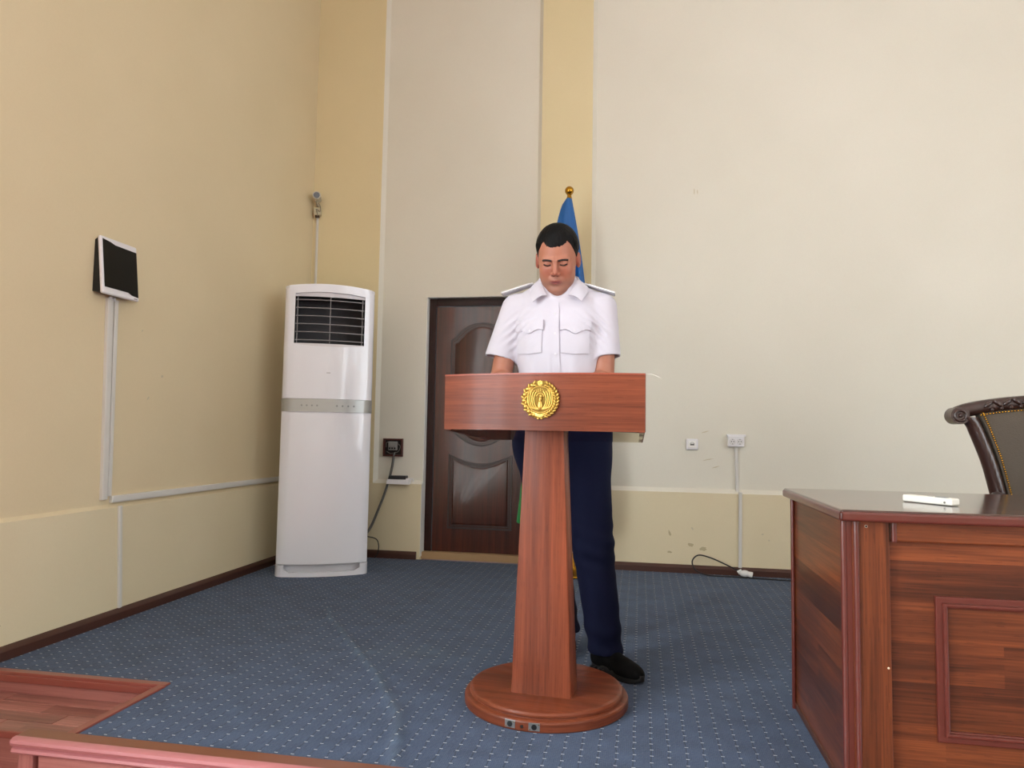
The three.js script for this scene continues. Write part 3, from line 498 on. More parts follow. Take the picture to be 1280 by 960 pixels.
// ---------------------------------------------------------------- presidium desk, right
{
  const x0 = 3.0, x1 = 4.95, zb = 2.33, zf = 3.085, H = 0.75;
  const t = thing('desk', 'large reddish-brown wooden desk with panelled front at the stage edge', 'desk', [x0, 0, zb]);
  const W = x1 - x0, Dp = zf - zb;
  M('top', grain(box(0, W, H - 0.02, H, 0, Dp, 0.006), 0), phys(0xc0b2aa, 0.22, { map: deskTex, clearcoat: 0.7, clearcoatRoughness: 0.1 }), t);
  M('top_edge', [box(-0.004, W + 0.004, H - 0.03, H - 0.004, Dp - 0.012, Dp + 0.004, 0.008), box(-0.004, 0.012, H - 0.03, H - 0.004, -0.004, Dp + 0.004, 0.008), box(W - 0.012, W + 0.004, H - 0.03, H - 0.004, -0.004, Dp + 0.004, 0.008)], WOOD.deskTrim, t);
  const px = 0.016, pz = Dp - 0.035; // carcass
  M('side_panel', grain(box(px + 0.006, px + 0.024, 0.02, H - 0.03, 0.05, pz - 0.02), 2, [0, 0.1]), WOOD.desk, t);
  M('side_panel_001', grain(box(W - px - 0.024, W - px - 0.006, 0.02, H - 0.03, 0.05, pz - 0.02), 2), WOOD.desk, t);
  M('foot_strip', [box(px + 0.002, px + 0.026, 0, 0.022, 0.05, pz - 0.02, 0.004), box(px, W - px, 0, 0.03, pz - 0.03, pz - 0.006, 0.004)], mat(0x4a2a1e, 0.4), t);
  const post = (x, z, d) => { const p = new THREE.Group(); p.name = 'corner_post'; t.add(p); p.position.set(x, 0, z); return p; };
  { // rear left post with a half-round bead
    const p = post(px, 0.03); M('stile', box(0, 0.03, 0, H - 0.028, 0, 0.035, 0.004), WOOD.deskTrim, p); M('bead', cyl(0.007, 0.007, H - 0.03, 12).translate(0.0, (H - 0.03) / 2, 0.04), WOOD.deskTrim, p);
  }
  { // front left post: flat stile between round beads
    const p = post(px, pz); M('stile', grain(box(0.022, 0.112, 0, H - 0.028, -0.03, -0.004, 0.002), 1), WOOD.desk, p);
    for (const [bx, bz, r] of [[0.003, -0.018, 0.0085], [0.03, -0.004, 0.0075]]) M('bead', cyl(r, r, H - 0.029, 14).translate(bx, (H - 0.029) / 2, bz), WOOD.deskTrim, p);
    M('filler', box(0.003, 0.03, 0, H - 0.03, -0.03, -0.012), WOOD.deskTrim, p);
    M('peg', [new THREE.CylinderGeometry(0.004, 0.004, 0.003, 12).rotateX(Math.PI / 2).translate(0.055, 0.705, -0.003)], mat(0xa89a88, 0.4), p);
    M('peg_hole', [new THREE.CylinderGeometry(0.0026, 0.0026, 0.0035, 12).rotateX(Math.PI / 2).translate(0.055, 0.705, -0.0029)], BLACK, p);
    M('chip', sph(0.003, 0.104, 0.345, -0.0035, 8), mat(0xe0cdb0, 0.6), p);
  }
  { const p = post(W - px - 0.112, pz); M('stile', grain(box(0, 0.09, 0, H - 0.028, -0.03, -0.004, 0.002), 1), WOOD.desk, p); M('bead', cyl(0.0085, 0.0085, H - 0.029, 14).translate(0.109, (H - 0.029) / 2, -0.018), WOOD.deskTrim, p); }
  const fx0 = px + 0.116, fx1 = W - px - 0.116;
  M('front_rail', grain(box(fx0 + 0.002, fx1, 0.668, 0.722, pz - 0.03, pz + 0.002, 0.006), 0), WOOD.desk, t);
  M('rail_cap', box(fx0 + 0.0, fx0 + 0.012, 0.666, 0.722, pz - 0.028, pz + 0.005, 0.004), WOOD.deskTrim, t);
  M('front_panel', grain(box(fx0 - 0.006, fx1 + 0.006, 0.02, 0.67, pz - 0.045, pz - 0.022), 0), WOOD.desk, t);
  // raised rectangular mouldings
  for (let k = 0; k < 3; k++) {
    const a = 0.238 + k * 0.51, b = a + 0.45, y0 = 0.165, y1 = 0.532, fr = new THREE.Group(); fr.name = 'raised_moulding'; t.add(fr);
    const rect = (g) => [[a + g, y0 + g], [b - g, y0 + g], [b - g, y1 - g], [a + g, y1 - g]];
    const ring = (g0, g1, h) => { const s = shapeOf(rect(g0)); s.holes.push(new THREE.Path(rect(g1).map(([x, y]) => new THREE.Vector2(x, y)))); return new THREE.ExtrudeGeometry(s, { depth: h, bevelEnabled: true, bevelThickness: 0.004, bevelSize: 0.003, bevelOffset: -0.003, bevelSegments: 3 }).translate(0, 0, pz - 0.022); };
    M('frame', [ring(0, 0.03, 0.004)], WOOD.deskTrim, fr); M('bead', [ring(0.016, 0.026, 0.011)], WOOD.deskTrim, fr);
  }
}
{ // remote control on the desk
  const t = thing('remote_control', 'slim white remote control lying on the desk top', 'remote', [3.312, 0.75, 2.815], -0.95);
  M('case', [box(-0.075, 0.075, 0.001, 0.021, -0.019, 0.019, 0.005)], mat(0xe9e6da, 0.4), t);
  M('button', new THREE.CylinderGeometry(0.008, 0.008, 0.002, 16).translate(0.0, 0.0215, 0), mat(0xb9b6ae, 0.4), t);
  M('button', box(0.02, 0.05, 0.0205, 0.0225, -0.01, 0.01, 0.001), mat(0x7d8084, 0.4), t);
  M('end_hole', new THREE.CylinderGeometry(0.0032, 0.0032, 0.002, 12).rotateX(Math.PI / 2).translate(0.055, 0.009, 0.0186), mat(0x77736a, 0.5), t);
}
{ // carved armchair behind the desk
  const t = thing('armchair', 'dark carved armchair with brown velvet back and brass nails behind the desk', 'chair', [4.23, 0, 1.62]);
  const zb = 0.16, wood = WOOD.carved;
  // flared back posts, broad and rounded in section: [y, outer x, inner x]
  const edge = [[0.44, 0.268, 0.205], [0.6, 0.287, 0.225], [0.729, 0.315, 0.254], [0.84, 0.341, 0.282], [0.953, 0.38, 0.32], [1.0, 0.4, 0.338], [1.03, 0.435, 0.35]];
  const at = (v) => { const k = v * (edge.length - 1), i = Math.min(edge.length - 2, Math.floor(k)), f = k - i, p0 = edge[Math.max(0, i - 1)], p1 = edge[i], p2 = edge[i + 1], p3 = edge[Math.min(edge.length - 1, i + 2)]; return [0, 1, 2].map((q) => 0.5 * (2 * p1[q] + (p2[q] - p0[q]) * f + (2 * p0[q] - 5 * p1[q] + 4 * p2[q] - p3[q]) * f * f + (3 * p1[q] - p0[q] - 3 * p2[q] + p3[q]) * f * f * f)); };
  for (const s of [-1, 1]) {
    const pt = (u, v, f) => { const [y, o, i] = at(v), k = s < 0 ? u : 1 - u, x = mixn(o, i, k); return V(s * x, y, zb + f * 0.034 * Math.sqrt(Math.max(0.02, 1 - (2 * u - 1) ** 2))); };
    M('back_post', slab((u, v) => pt(u, v, 1), (u, v) => pt(u, v, -1), 10, 40), wood, t);
    M('scroll', [new THREE.CylinderGeometry(0.036, 0.036, 0.07, 24).rotateX(Math.PI / 2).translate(s * 0.428, 1.036, zb - 0.005), new THREE.TorusGeometry(0.022, 0.006, 8, 20).translate(s * 0.428, 1.036, zb + 0.031), sph(0.009, s * 0.428, 1.036, zb + 0.032, 10)], wood, t);
    M('leg', tube([[s * 0.25, 0.44, zb], [s * 0.25, 0.2, zb], [s * 0.26, 0.0, zb - 0.06]], 0.026, 16, 10), wood, t);
    M('leg', tube([[s * 0.28, 0.44, zb + 0.5], [s * 0.3, 0.3, zb + 0.52], [s * 0.285, 0.12, zb + 0.5], [s * 0.295, 0.0, zb + 0.52]], 0.03, 24, 10), wood, t);
    M('armrest', tube([[s * 0.3, 0.7, zb + 0.03], [s * 0.335, 0.7, zb + 0.2], [s * 0.34, 0.68, zb + 0.36], [s * 0.33, 0.64, zb + 0.45], [s * 0.31, 0.46, zb + 0.44]], 0.026, 30, 10), wood, t);
  }
  const rail = []; for (let i = 0; i <= 24; i++) { const x = mixn(-0.43, 0.43, i / 24), k = 1 - (x / 0.43) ** 2; rail.push([x, 1.045 + 0.055 * Math.pow(k, 0.75), zb + 0.0]); }
  const carve = [tube(rail, 0.03, 60, 12)];
  for (let i = 3; i < 22; i++) { const [x, y, z] = rail[i]; carve.push(new THREE.SphereGeometry(1, 10, 8).scale(0.02, 0.009, 0.009).rotateZ((i % 2 ? 0.7 : -0.7)).translate(x, y + 0.008, z + 0.031), sph(0.008, x + 0.015, y - 0.012, z + 0.03, 8)); }
  M('crest_rail', carve, wood, t);
  const velvet = phys(0x51473c, 0.85, { sheen: 1, sheenRoughness: 0.4, sheenColor: new THREE.Color(0.22, 0.19, 0.15), bumpMap: carpetBump, bumpScale: 0.001 });
  const half = (y) => { const e = [[0.44, 0.208], [0.6, 0.228], [0.729, 0.257], [0.84, 0.285], [0.953, 0.323], [1.04, 0.358]]; for (let i = 1; i < e.length; i++) if (y <= e[i][0]) return mixn(e[i - 1][1], e[i][1], (y - e[i - 1][0]) / (e[i][0] - e[i - 1][0])); return 0.358; };
  const topY = (x) => 1.02 + 0.055 * Math.pow(Math.max(0, 1 - (x / 0.43) ** 2), 0.75);
  const q = (u, v) => { const x0 = (u * 2 - 1), yy = mixn(0.5, 1.02, v), x = x0 * half(yy), y = mixn(0.5, topY(x), v); return [x, y, 0.03 * (1 - x0 ** 4) * (1 - (2 * v - 1) ** 6)]; };
  M('back_cushion', slab((u, v) => { const [x, y, b] = q(u, v); return V(x, y, zb + 0.02 + b); }, (u, v) => { const [x, y] = q(u, v); return V(x, y, zb - 0.03); }, 20, 20), velvet, t);
  const nails = []; const nailAt = (u, v) => { const [x, y] = q(u, v); nails.push(sph(0.0042, x, y, zb + 0.026, 6)); };
  for (let i = 0; i <= 60; i++) { nailAt(0.015, i / 60); nailAt(0.985, i / 60); nailAt(i / 60, 0.99); }
  M('nail_trim', nails, BRASS, t).userData.kind = 'stuff';
  M('seat_frame', box(-0.3, 0.3, 0.36, 0.43, zb, zb + 0.54, 0.015), wood, t);
  M('seat_cushion', box(-0.28, 0.28, 0.42, 0.51, zb + 0.02, zb + 0.53, 0.04), velvet, t);
}

// ---------------------------------------------------------------- flag on its stand
{
  const t = thing('flag_stand', 'blue white and green flag draped on a brass-topped pole behind the man', 'flag', [2.035, 0, 0.27]);
  M('base', new THREE.LatheGeometry([[0, 0], [0.15, 0], [0.15, 0.012], [0.13, 0.02], [0.06, 0.035], [0.03, 0.06], [0.026, 0.14], [0, 0.14]].map(([a, b]) => new THREE.Vector2(a, b)), 40), BRASS, t);
  const top = [-0.035, 2.55, 0];
  M('pole', tube([[0, 0.1, 0], [-0.018, 1.3, 0], top], 0.013, 20, 12), BRASS, t);
  M('finial', [sph(0.031, top[0], 2.6, 0, 24), cyl(0.012, 0.02, 0.03, 16).translate(top[0], 2.558, 0), cyl(0.02, 0.014, 0.012, 16).translate(top[0], 2.573, 0)], BRASS, t);
  const flagMap = tex(512, 512, (u, v) => { // v = 1 at the top
    const d = 1 - v, s = d * 1.3 - u * 0.95 + 0.1 * u * u;
    const st = (cx, cy) => { const x = (u - cx) * 4.4, y = (d - cy) * 16, r = Math.hypot(x, y), a = Math.atan2(x, y); return r < 0.2 * (0.62 + 0.38 * Math.cos(5 * a)); };
    for (const [a, b] of [[0.78, 0.292], [0.9, 0.33], [0.86, 0.36], [0.96, 0.4], [0.9, 0.43]]) if (st(a, b)) return [240, 242, 246];
    if (s < 0.36) return [22, 92, 160]; if (s < 0.38) return [190, 40, 50]; if (s < 0.62) return [232, 232, 236]; if (s < 0.64) return [190, 40, 50]; return [36, 128, 62];
  });
  const cloth = (off) => (u, v) => {
    const d = 1 - v, w = mixn(0.02, 0.315, Math.pow(d, 0.72)), c = -0.035 + 0.02 * d, a = (u - 0.5) * 2;
    const folds = Math.sin(u * 6.2831 * 3.5 + 1.3 + d * 0.8) * 0.055 * sstep(0, 0.5, d) + Math.sin(u * 6.2831 * 8 + 0.4) * 0.012 * sstep(0.1, 0.7, d);
    const dm = d * 2.28, W2 = a < 0 ? 0.02 + 0.2 * Math.pow(dm, 0.62) : 0.022 + 0.128 * Math.min(dm, 1.75);
    return V(-0.035 + 0.03 * d + a * W2 + 0.01 * Math.sin(d * 9), mixn(2.53, 0.24 + 0.1 * a * a, d) , 0.035 + 0.03 * (1 - a * a) + folds * 0.8 + off);
  };
  M('flag', slab(cloth(0), cloth(-0.004), 90, 60), mat(0xffffff, 0.55, { map: flagMap, side: THREE.DoubleSide }), t);
}

// ---------------------------------------------------------------- fittings on the walls
{ // black glass panel device on the left wall
  const t = thing('wall_panel_device', 'white framed glossy black panel device tilted on the left wall', 'device', [0, 1.545, 2.083], Math.PI / 2);
  const w = 0.122, h = 0.275, X0 = -0.014; // local x = -z of the room, local z = away from the wall
  const plane = (y) => mixn(0.05, 0.02, y / h);
  const tilt = Math.atan2(0.03, h);
  const face = new THREE.Group(); face.name = 'front'; face.position.set(0, 0, X0 + 0.05); face.rotation.x = -tilt; t.add(face);
  M('frame', box(-w, w, 0, h, -0.006, 0.012, 0.008), WHITE.plastic, face);
  const pts = [[-w + 0.012, 0.032], [0.045, 0.032], [0.07, 0.022], [w - 0.008, 0.018], [w - 0.008, h - 0.03], [-0.03, h - 0.028], [-0.06, h - 0.02], [-w + 0.012, h - 0.014]];
  M('screen', extrude(pts, 0.004, 0.001).translate(0, 0, 0.0105), phys(0x080807, 0.16, { specularIntensity: 0.35 }), face);
  M('logo', box(0.085, 0.108, 0.0075, 0.0115, 0.0115, 0.0125), mat(0x777777, 0.4), face);
  M('back_shell', extrude([[-0.006 + X0 + 0.006, 0.012], [X0 + 0.044, 0.006], [X0 + 0.016, h - 0.01], [X0, h - 0.02]], 2 * w - 0.012).rotateY(-Math.PI / 2).translate(w - 0.006, 0, 0), BLACK, t);
  M('cable_port', [box(0.004, 0.014, -0.014, 0.004, X0 + 0.006, X0 + 0.02, 0.002), box(-0.02, -0.006, -0.012, 0.004, X0 + 0.006, X0 + 0.02, 0.002)], WHITE.plastic, t);
}
function trunking(label, a, b, w, d, axis) { // axis 'left': on the left wall, a, b = [y, z]; axis 'back': on the back wall, a, b = [x, y]
  const t = thing('cable_trunking', label, 'trunking');
  const L = Math.hypot(b[0] - a[0], b[1] - a[1]);
  M('channel', [box(-w / 2, w / 2, 0, L, 0, d, 0.0015)], WHITE.trunk, t);
  M('cover', [box(-w / 2 + 0.004, w / 2 - 0.004, 0.002, L - 0.002, d - 0.001, d + 0.0018, 0.001)], WHITE.trunk, t);
  if (axis === 'left') { t.position.set(a[2] ?? -0.014, a[0], a[1]); t.rotation.order = 'YXZ'; t.rotation.y = Math.PI / 2; t.rotation.z = Math.atan2(-(-(b[1] - a[1])), b[0] - a[0]); }
  else { t.position.set(a[0], a[1], a[2] ?? 0); t.rotation.z = Math.atan2(-(b[0] - a[0]), b[1] - a[1]); }
  return t;
}
trunking('wide white cable trunking running down from the black panel device', [0.585, 2.066], [1.54, 2.097], 0.036, 0.016, 'left');
trunking('narrow white cable trunking beside the wide one below the black panel', [0.6, 2.03], [1.54, 2.052], 0.024, 0.012, 'left');
trunking('white horizontal cable trunking just above the left wall dado', [0.583, 2.02], [0.583, 0.3], 0.032, 0.018, 'left');
trunking('thin white cable trunking on the dado of the left wall', [0.056, 1.935, 0.0], [0.548, 1.968, 0.0], 0.02, 0.012, 'left');
trunking('white cable trunking between the double socket and the dado', [3.14, 0.546, -0.03], [3.134, 0.868, -0.03], 0.022, 0.014, 'back');
trunking('white cable trunking running down the back wall dado to the white plug', [3.152, 0.052, 0], [3.156, 0.556, 0], 0.022, 0.014, 'back');
trunking('thin conduit in the corner under the security camera', [0.03, 1.5, 0], [0.024, 2.62, 0], 0.016, 0.012, 'back');
{ // security camera in the corner
  const t = thing('security_camera', 'small pale bullet security camera mounted in the wall corner', 'camera', [0.03, 2.69, 0.02], 0.35);
  M('bracket', [cyl(0.012, 0.012, 0.03, 12).rotateX(Math.PI / 2).translate(0, -0.03, 0.0), tube([[0, -0.03, 0.012], [0, -0.032, 0.04], [0, -0.012, 0.055]], 0.008, 12, 8)], mat(0xb9b2a0, 0.5), t);
  const tube0 = M('housing', [new THREE.CylinderGeometry(0.03, 0.028, 0.1, 24, 1).rotateX(Math.PI / 2).translate(0, 0.012, 0.06), new THREE.TorusGeometry(0.028, 0.003, 8, 24).translate(0, 0.012, 0.11)], mat(0xc9c4b6, 0.4), t);
  M('lens', [new THREE.CylinderGeometry(0.023, 0.023, 0.004, 24).rotateX(Math.PI / 2).translate(0, 0.012, 0.111)], phys(0x14141c, 0.1, { clearcoat: 1 }), tube0);
  M('junction', [box(-0.028, 0.028, -0.115, -0.055, -0.012, 0.022, 0.008)], mat(0xc4bb9c, 0.5), t);
  M('cable_loop', [tube([[0.004, -0.02, 0.03], [0.022, -0.05, 0.034], [0.02, -0.09, 0.03], [-0.006, -0.07, 0.034], [0.0, -0.1, 0.028], [0.004, -0.13, 0.01]], 0.003, 30, 6)], mat(0x8d8576, 0.5), t);
  M('gland', box(-0.018, 0.016, -0.128, -0.112, -0.01, 0.018, 0.003), mat(0x4a331c, 0.6), t);
}
{ // electrical box with breaker left of the door
  const t = thing('breaker_box', 'dark red open electrical box with a grey breaker beside the door', 'breaker box', [0.68, 0.808, -0.03]);
  M('frame', [box(-0.075, 0.075, 0.054, 0.066, 0, 0.028, 0.002), box(-0.075, 0.075, -0.066, -0.054, 0, 0.028, 0.002), box(-0.075, -0.063, -0.054, 0.054, 0, 0.028, 0.002), box(0.063, 0.075, -0.054, 0.054, 0, 0.028, 0.002)], mat(0x4a1d16, 0.45), t);
  M('back_plate', box(-0.066, 0.066, -0.058, 0.058, 0, 0.006), mat(0x1c1412, 0.6), t);
  M('breaker', [box(-0.032, 0.034, -0.02, 0.044, 0.006, 0.034, 0.003), box(-0.028, 0.03, 0.0, 0.02, 0.034, 0.042, 0.002)], mat(0x8f8d88, 0.45), t);
  for (let k = 0; k < 3; k++) M('terminal', box(-0.026 + k * 0.02, -0.014 + k * 0.02, -0.012, 0.0, 0.033, 0.037, 0.001), BLACK, t);
  for (const wire of [tube([[-0.055, 0.0, 0.012], [-0.05, 0.035, 0.018], [-0.03, 0.04, 0.02]], 0.0025, 14, 6), tube([[0.036, 0.03, 0.02], [0.055, 0.01, 0.016], [0.04, -0.03, 0.014], [0.01, -0.04, 0.014]], 0.0025, 16, 6), tube([[-0.05, -0.03, 0.012], [-0.02, -0.045, 0.014], [0.02, -0.035, 0.014]], 0.0025, 14, 6)]) M('wire', wire, mat(0x8a857c, 0.5), t);
}
{ // cables beside the air conditioner
  const t = M('power_cable', tube([[0.69, 0.77, -0.012], [0.685, 0.66, 0.012], [0.65, 0.5, 0.03], [0.6, 0.34, 0.06], [0.56, 0.22, 0.1], [0.53, 0.17, 0.14], [0.52, 0.15, 0.3]], 0.0095, 60, 8), mat(0x575652, 0.6));
  t.userData = { label: 'thick grey cable hanging from the breaker box to the air conditioner', category: 'cable' };
  const u = M('thin_cable', tube([[0.54, 0.17, 0.12], [0.6, 0.14, 0.06], [0.612, 0.09, 0.045], [0.6, 0.03, 0.04], [0.58, 0.004, 0.04]], 0.004, 30, 6), CABLE);
  u.userData = { label: 'short thin black cable curling to the carpet beside the air conditioner', category: 'cable' };
}
{ // small white unit on the ledge left of the door
  const t = thing('wall_telephone', 'flat white unit with a dark top on the ledge beside the door', 'device', [0.745, 0.548, 0.0]);
  M('case', [slab((u, v) => V(mixn(-0.086, 0.082, u), mixn(-0.006, 0.026, v), 0.05 - 0.008 * v), (u, v) => V(mixn(-0.086, 0.082, u), mixn(-0.006, 0.036, v), -0.028), 4, 2)], WHITE.plastic, t);
  M('dark_top', box(-0.076, 0.052, 0.026, 0.054, -0.028, 0.03, 0.003), mat(0x2c2c2e, 0.4), t);
  M('connector', [box(0.05, 0.08, 0.026, 0.036, -0.02, 0.02, 0.003), tube([[0.075, 0.03, 0.0], [0.092, 0.036, 0.0], [0.098, 0.022, -0.01], [0.095, 0.0, -0.02]], 0.003, 12, 6)], WHITE.plastic, t);
}
{ // phone socket
  const t = thing('phone_socket', 'small rounded white single wall socket', 'socket', [2.841, 0.873, -0.03]);
  M('plate', [box(-0.041, 0.041, -0.038, 0.038, 0, 0.016, 0.007)], WHITE.plastic, t);
  M('insert', box(-0.027, 0.027, -0.025, 0.025, 0.012, 0.019, 0.003), mat(0xeceae6, 0.35), t);
  M('port', [box(-0.014, 0.014, -0.008, 0.004, 0.017, 0.0196, 0.001), tube([[-0.014, 0.002, 0.0192], [-0.007, 0.012, 0.0194], [0.007, 0.012, 0.0194], [0.014, 0.002, 0.0192]], 0.0014, 12, 5)], mat(0x6a6864, 0.5), t);
}
{ // double power socket
  const t = thing('double_socket', 'white surface-mounted double power socket above the trunking', 'socket', [3.131, 0.9, -0.03]);
  M('housing', box(-0.054, 0.054, -0.038, 0.036, 0, 0.036, 0.005), WHITE.plastic, t);
  M('back_plate', box(-0.06, 0.064, 0.03, 0.046, 0, 0.03, 0.003), WHITE.plastic, t);
  for (const s of [-1, 1]) {
    const o = new THREE.Group(); o.name = 'outlet'; t.add(o); o.position.set(s * 0.024, -0.004, 0.036);
    M('ring', new THREE.TorusGeometry(0.0185, 0.002, 8, 28), mat(0xc8c6c4, 0.4), o);
    M('well', new THREE.CylinderGeometry(0.0175, 0.0175, 0.002, 24).rotateX(Math.PI / 2), mat(0xd9d7d6, 0.4), o);
    for (const k of [-1, 1]) M('hole', new THREE.CylinderGeometry(0.0035, 0.0035, 0.0015, 10).rotateX(Math.PI / 2).translate(k * 0.0075, 0.001, 0.0012), BLACK, o);
    for (const k of [-1, 1]) M('earth_clip', box(-0.003, 0.003, k * 0.0145 - 0.003, k * 0.0145 + 0.003, 0.0, 0.003), mat(0x8f8f8f, 0.3, { metalness: 0.9 }), o);
  }
}
{ // plug on the carpet with its looping black lead
  const t = thing('extension_plug', 'white plug with a looping black lead on the carpet by the back wall', 'plug', [3.175, 0, 0.055]);
  M('plug', [new THREE.SphereGeometry(1, 18, 12).scale(0.034, 0.022, 0.022).translate(0, 0.024, 0.0), cyl(0.017, 0.02, 0.026, 16).rotateZ(1.35).translate(0.034, 0.02, 0.004), cyl(0.011, 0.014, 0.03, 14).rotateZ(-1.0).translate(-0.03, 0.034, -0.006)], mat(0xe6e6e4, 0.4), t);
  M('lead', tube([[-0.04, 0.04, -0.008], [-0.12, 0.075, -0.012], [-0.22, 0.115, -0.016], [-0.3, 0.128, -0.014], [-0.338, 0.09, -0.006], [-0.32, 0.035, 0.01], [-0.25, 0.008, 0.025], [-0.1, 0.005, 0.035], [0.08, 0.005, 0.05], [0.3, 0.005, 0.07], [0.6, 0.005, 0.08]], 0.0048, 110, 7), CABLE, t);
}

// ---------------------------------------------------------------- the man at the lectern
{
  const t = thing('person', 'standing man in white short-sleeved uniform shirt and navy trousers, reading at the lectern', 'person', [2.13, 0, 2.05]);
  const srgb = (r, g, b) => { const c = new THREE.Color().setRGB(r / 255, g / 255, b / 255, THREE.SRGBColorSpace); return [c.r, c.g, c.b]; };
  const lerp3 = (a, b, k) => [0, 1, 2].map((i) => mixn(a[i], b[i], k));
  const SK = srgb(174, 119, 94), RED = srgb(162, 88, 69), LIP = srgb(142, 66, 62), STUB = srgb(142, 104, 88), NOSTRIL_SHADE = srgb(120, 74, 58);
  // ---- head, in its own frame (face towards +z), bowed forward
  const HC = [0.012, 1.662, 0.078], TH = 0.42, c = Math.cos(TH), s = Math.sin(TH);
  const toHead = (x, y, z) => { const dy = y - HC[1], dz = z - HC[2]; return [x - HC[0], dy * c + dz * s, -dy * s + dz * c]; };
  const fromHead = (x, y, z) => [x + HC[0], HC[1] + y * c - z * s, HC[2] + y * s + z * c];
  const cranium = (x, y, z) => ell(x, y, z, [0, 0.042, -0.012], [0.08, 0.096, 0.1]);
  const headSdf = (hx, y, z) => {
    const x = Math.abs(hx);
    let d = cranium(hx, y, z);
    d = smin(d, ell(hx, y, z, [0, -0.022, 0.022], [0.0755, 0.088, 0.068]), 0.03);       // face
    d = smin(d, ell(x, y, z, [0.032, -0.074, 0.03], [0.035, 0.042, 0.046]), 0.03);      // jaw
    d = smin(d, ell(hx, y, z, [0, -0.112, 0.058], [0.038, 0.022, 0.026]), 0.022);      // chin
    d = smin(d, ell(x, y, z, [0.04, -0.03, 0.062], [0.024, 0.026, 0.02]), 0.022);     // cheek
    d = smin(d, cap(x, y, z, [0.008, 0.015, 0.092], [0.046, 0.018, 0.077], 0.009, 0.008), 0.014); // brow
    d = smax(d, -ell(x, y, z, [0.033, 0.0, 0.102], [0.02, 0.013, 0.016]), 0.014);     // sockets
    d = smin(d, ell(x, y, z, [0.033, -0.001, 0.074], [0.0175, 0.0135, 0.0155]), 0.005); // lids closed over the eyes
    d = smin(d, cap(hx, y, z, [0, 0.016, 0.089], [0, -0.034, 0.107], 0.0075, 0.0115), 0.012); // nose
    d = smin(d, ell(x, y, z, [0.0125, -0.041, 0.097], [0.0085, 0.0075, 0.0105]), 0.006); // nostril wing
    d = smax(d, -ell(x, y, z, [0.0072, -0.05, 0.102], [0.0035, 0.003, 0.004]), 0.002);
    d = smin(d, ell(hx, y, z, [0, -0.068, 0.082], [0.026, 0.017, 0.014]), 0.016);     // muzzle
    d = smin(d, cap(x, y, z, [0, -0.0695, 0.0945], [0.019, -0.0735, 0.0845], 0.006, 0.003), 0.003);
    d = smin(d, cap(x, y, z, [0, -0.0805, 0.0925], [0.017, -0.0775, 0.0835], 0.0068, 0.0034), 0.003);
    d = smax(d, -cap(x, y, z, [0, -0.0755, 0.101], [0.021, -0.0765, 0.0875], 0.0022, 0.0012), 0.003);
    // ears: a dished flap with a rim
    const e = smax(ell(x, y, z, [0.0855, -0.004, -0.012], [0.012, 0.033, 0.021]), -ell(x, y, z, [0.098, -0.0, -0.004], [0.009, 0.02, 0.012]), 0.006);
    d = smin(d, e, 0.007);
    return d;
  };
  const neckA = [0.012, 1.42, 0.005], neckB = fromHead(0, -0.045, -0.022);
  const skinHead = (x, y, z) => { const h = toHead(x, y, z); let d = headSdf(...h); d = smin(d, cap(x, y, z, neckA, neckB, 0.07, 0.06), 0.018); return d; };
  const faceColour = (x, y, z) => {
    const [hx, hy, hz] = toHead(x, y, z), ax = Math.abs(hx);
    let col = SK;
    const blotch = n3(x * 90, y * 90, z * 90) * 0.12; col = lerp3(col, RED, clamp(0.25 + blotch));
    if (hz > 0.02) {
      col = lerp3(col, RED, 0.6 * Math.exp(-(((ax - 0.04) / 0.022) ** 2 + ((hy + 0.032) / 0.022) ** 2)));
      col = lerp3(col, RED, 0.6 * Math.exp(-((hx / 0.016) ** 2 + ((hy + 0.036) / 0.018) ** 2)));
      col = lerp3(col, STUB, 0.75 * sstep(-0.058, -0.085, hy - 0.05 * ax) * clamp(0.8 + blotch * 3));
      col = lerp3(col, STUB, 0.6 * Math.exp(-((hx / 0.028) ** 2 + ((hy + 0.06) / 0.0075) ** 2)));
      const lip = Math.exp(-((hx / 0.021) ** 4 + ((hy + 0.0757) / 0.0085) ** 4)) * sstep(0.07, 0.082, hz); col = lerp3(col, LIP, lip);
      const slit = Math.exp(-((hx / 0.022) ** 6 + ((hy + 0.0757) / 0.0016) ** 2)) * sstep(0.07, 0.085, hz); col = lerp3(col, srgb(84, 36, 34), 0.9 * slit);
      const nos = Math.exp(-(((ax - 0.0075) / 0.004) ** 2 + ((hy + 0.05) / 0.003) ** 2)); col = lerp3(col, NOSTRIL_SHADE, 0.9 * nos);  // shade inside the nostrils painted into the skin colour
    }
    if (ax > 0.078) col = lerp3(col, RED, 0.7);
    return col;
  };
  // ---- arms and hands
  const arms = { L: { sh: [-0.172, 1.47, 0.0], hem: [-0.236, 1.25, 0.018], el: [-0.231, 1.15, 0.045], wr: [-0.15, 1.118, 0.255], tip: [-0.085, 1.085, 0.36] }, R: { sh: [0.192, 1.467, 0.0], hem: [0.206, 1.252, 0.018], el: [0.204, 1.15, 0.045], wr: [0.16, 1.118, 0.255], tip: [0.1, 1.085, 0.36] } };
  const handSdf = (A, side) => {
    const f = V(...A.tip).sub(V(...A.wr)).normalize(), up = V(0, 1, 0).addScaledVector(f, -f.y).normalize(), r = f.clone().cross(up).multiplyScalar(side); // r towards the thumb side
    const at = (a, b, d) => [A.wr[0] + f.x * a + r.x * b + up.x * d, A.wr[1] + f.y * a + r.y * b + up.y * d, A.wr[2] + f.z * a + r.z * b + up.z * d];
    const caps = []; // [from, to, r0, r1]
    const fingers = [[0.028, 0.046, 0.028, 0.02], [0.009, 0.05, 0.031, 0.022], [-0.011, 0.046, 0.028, 0.021], [-0.029, 0.036, 0.022, 0.018]];
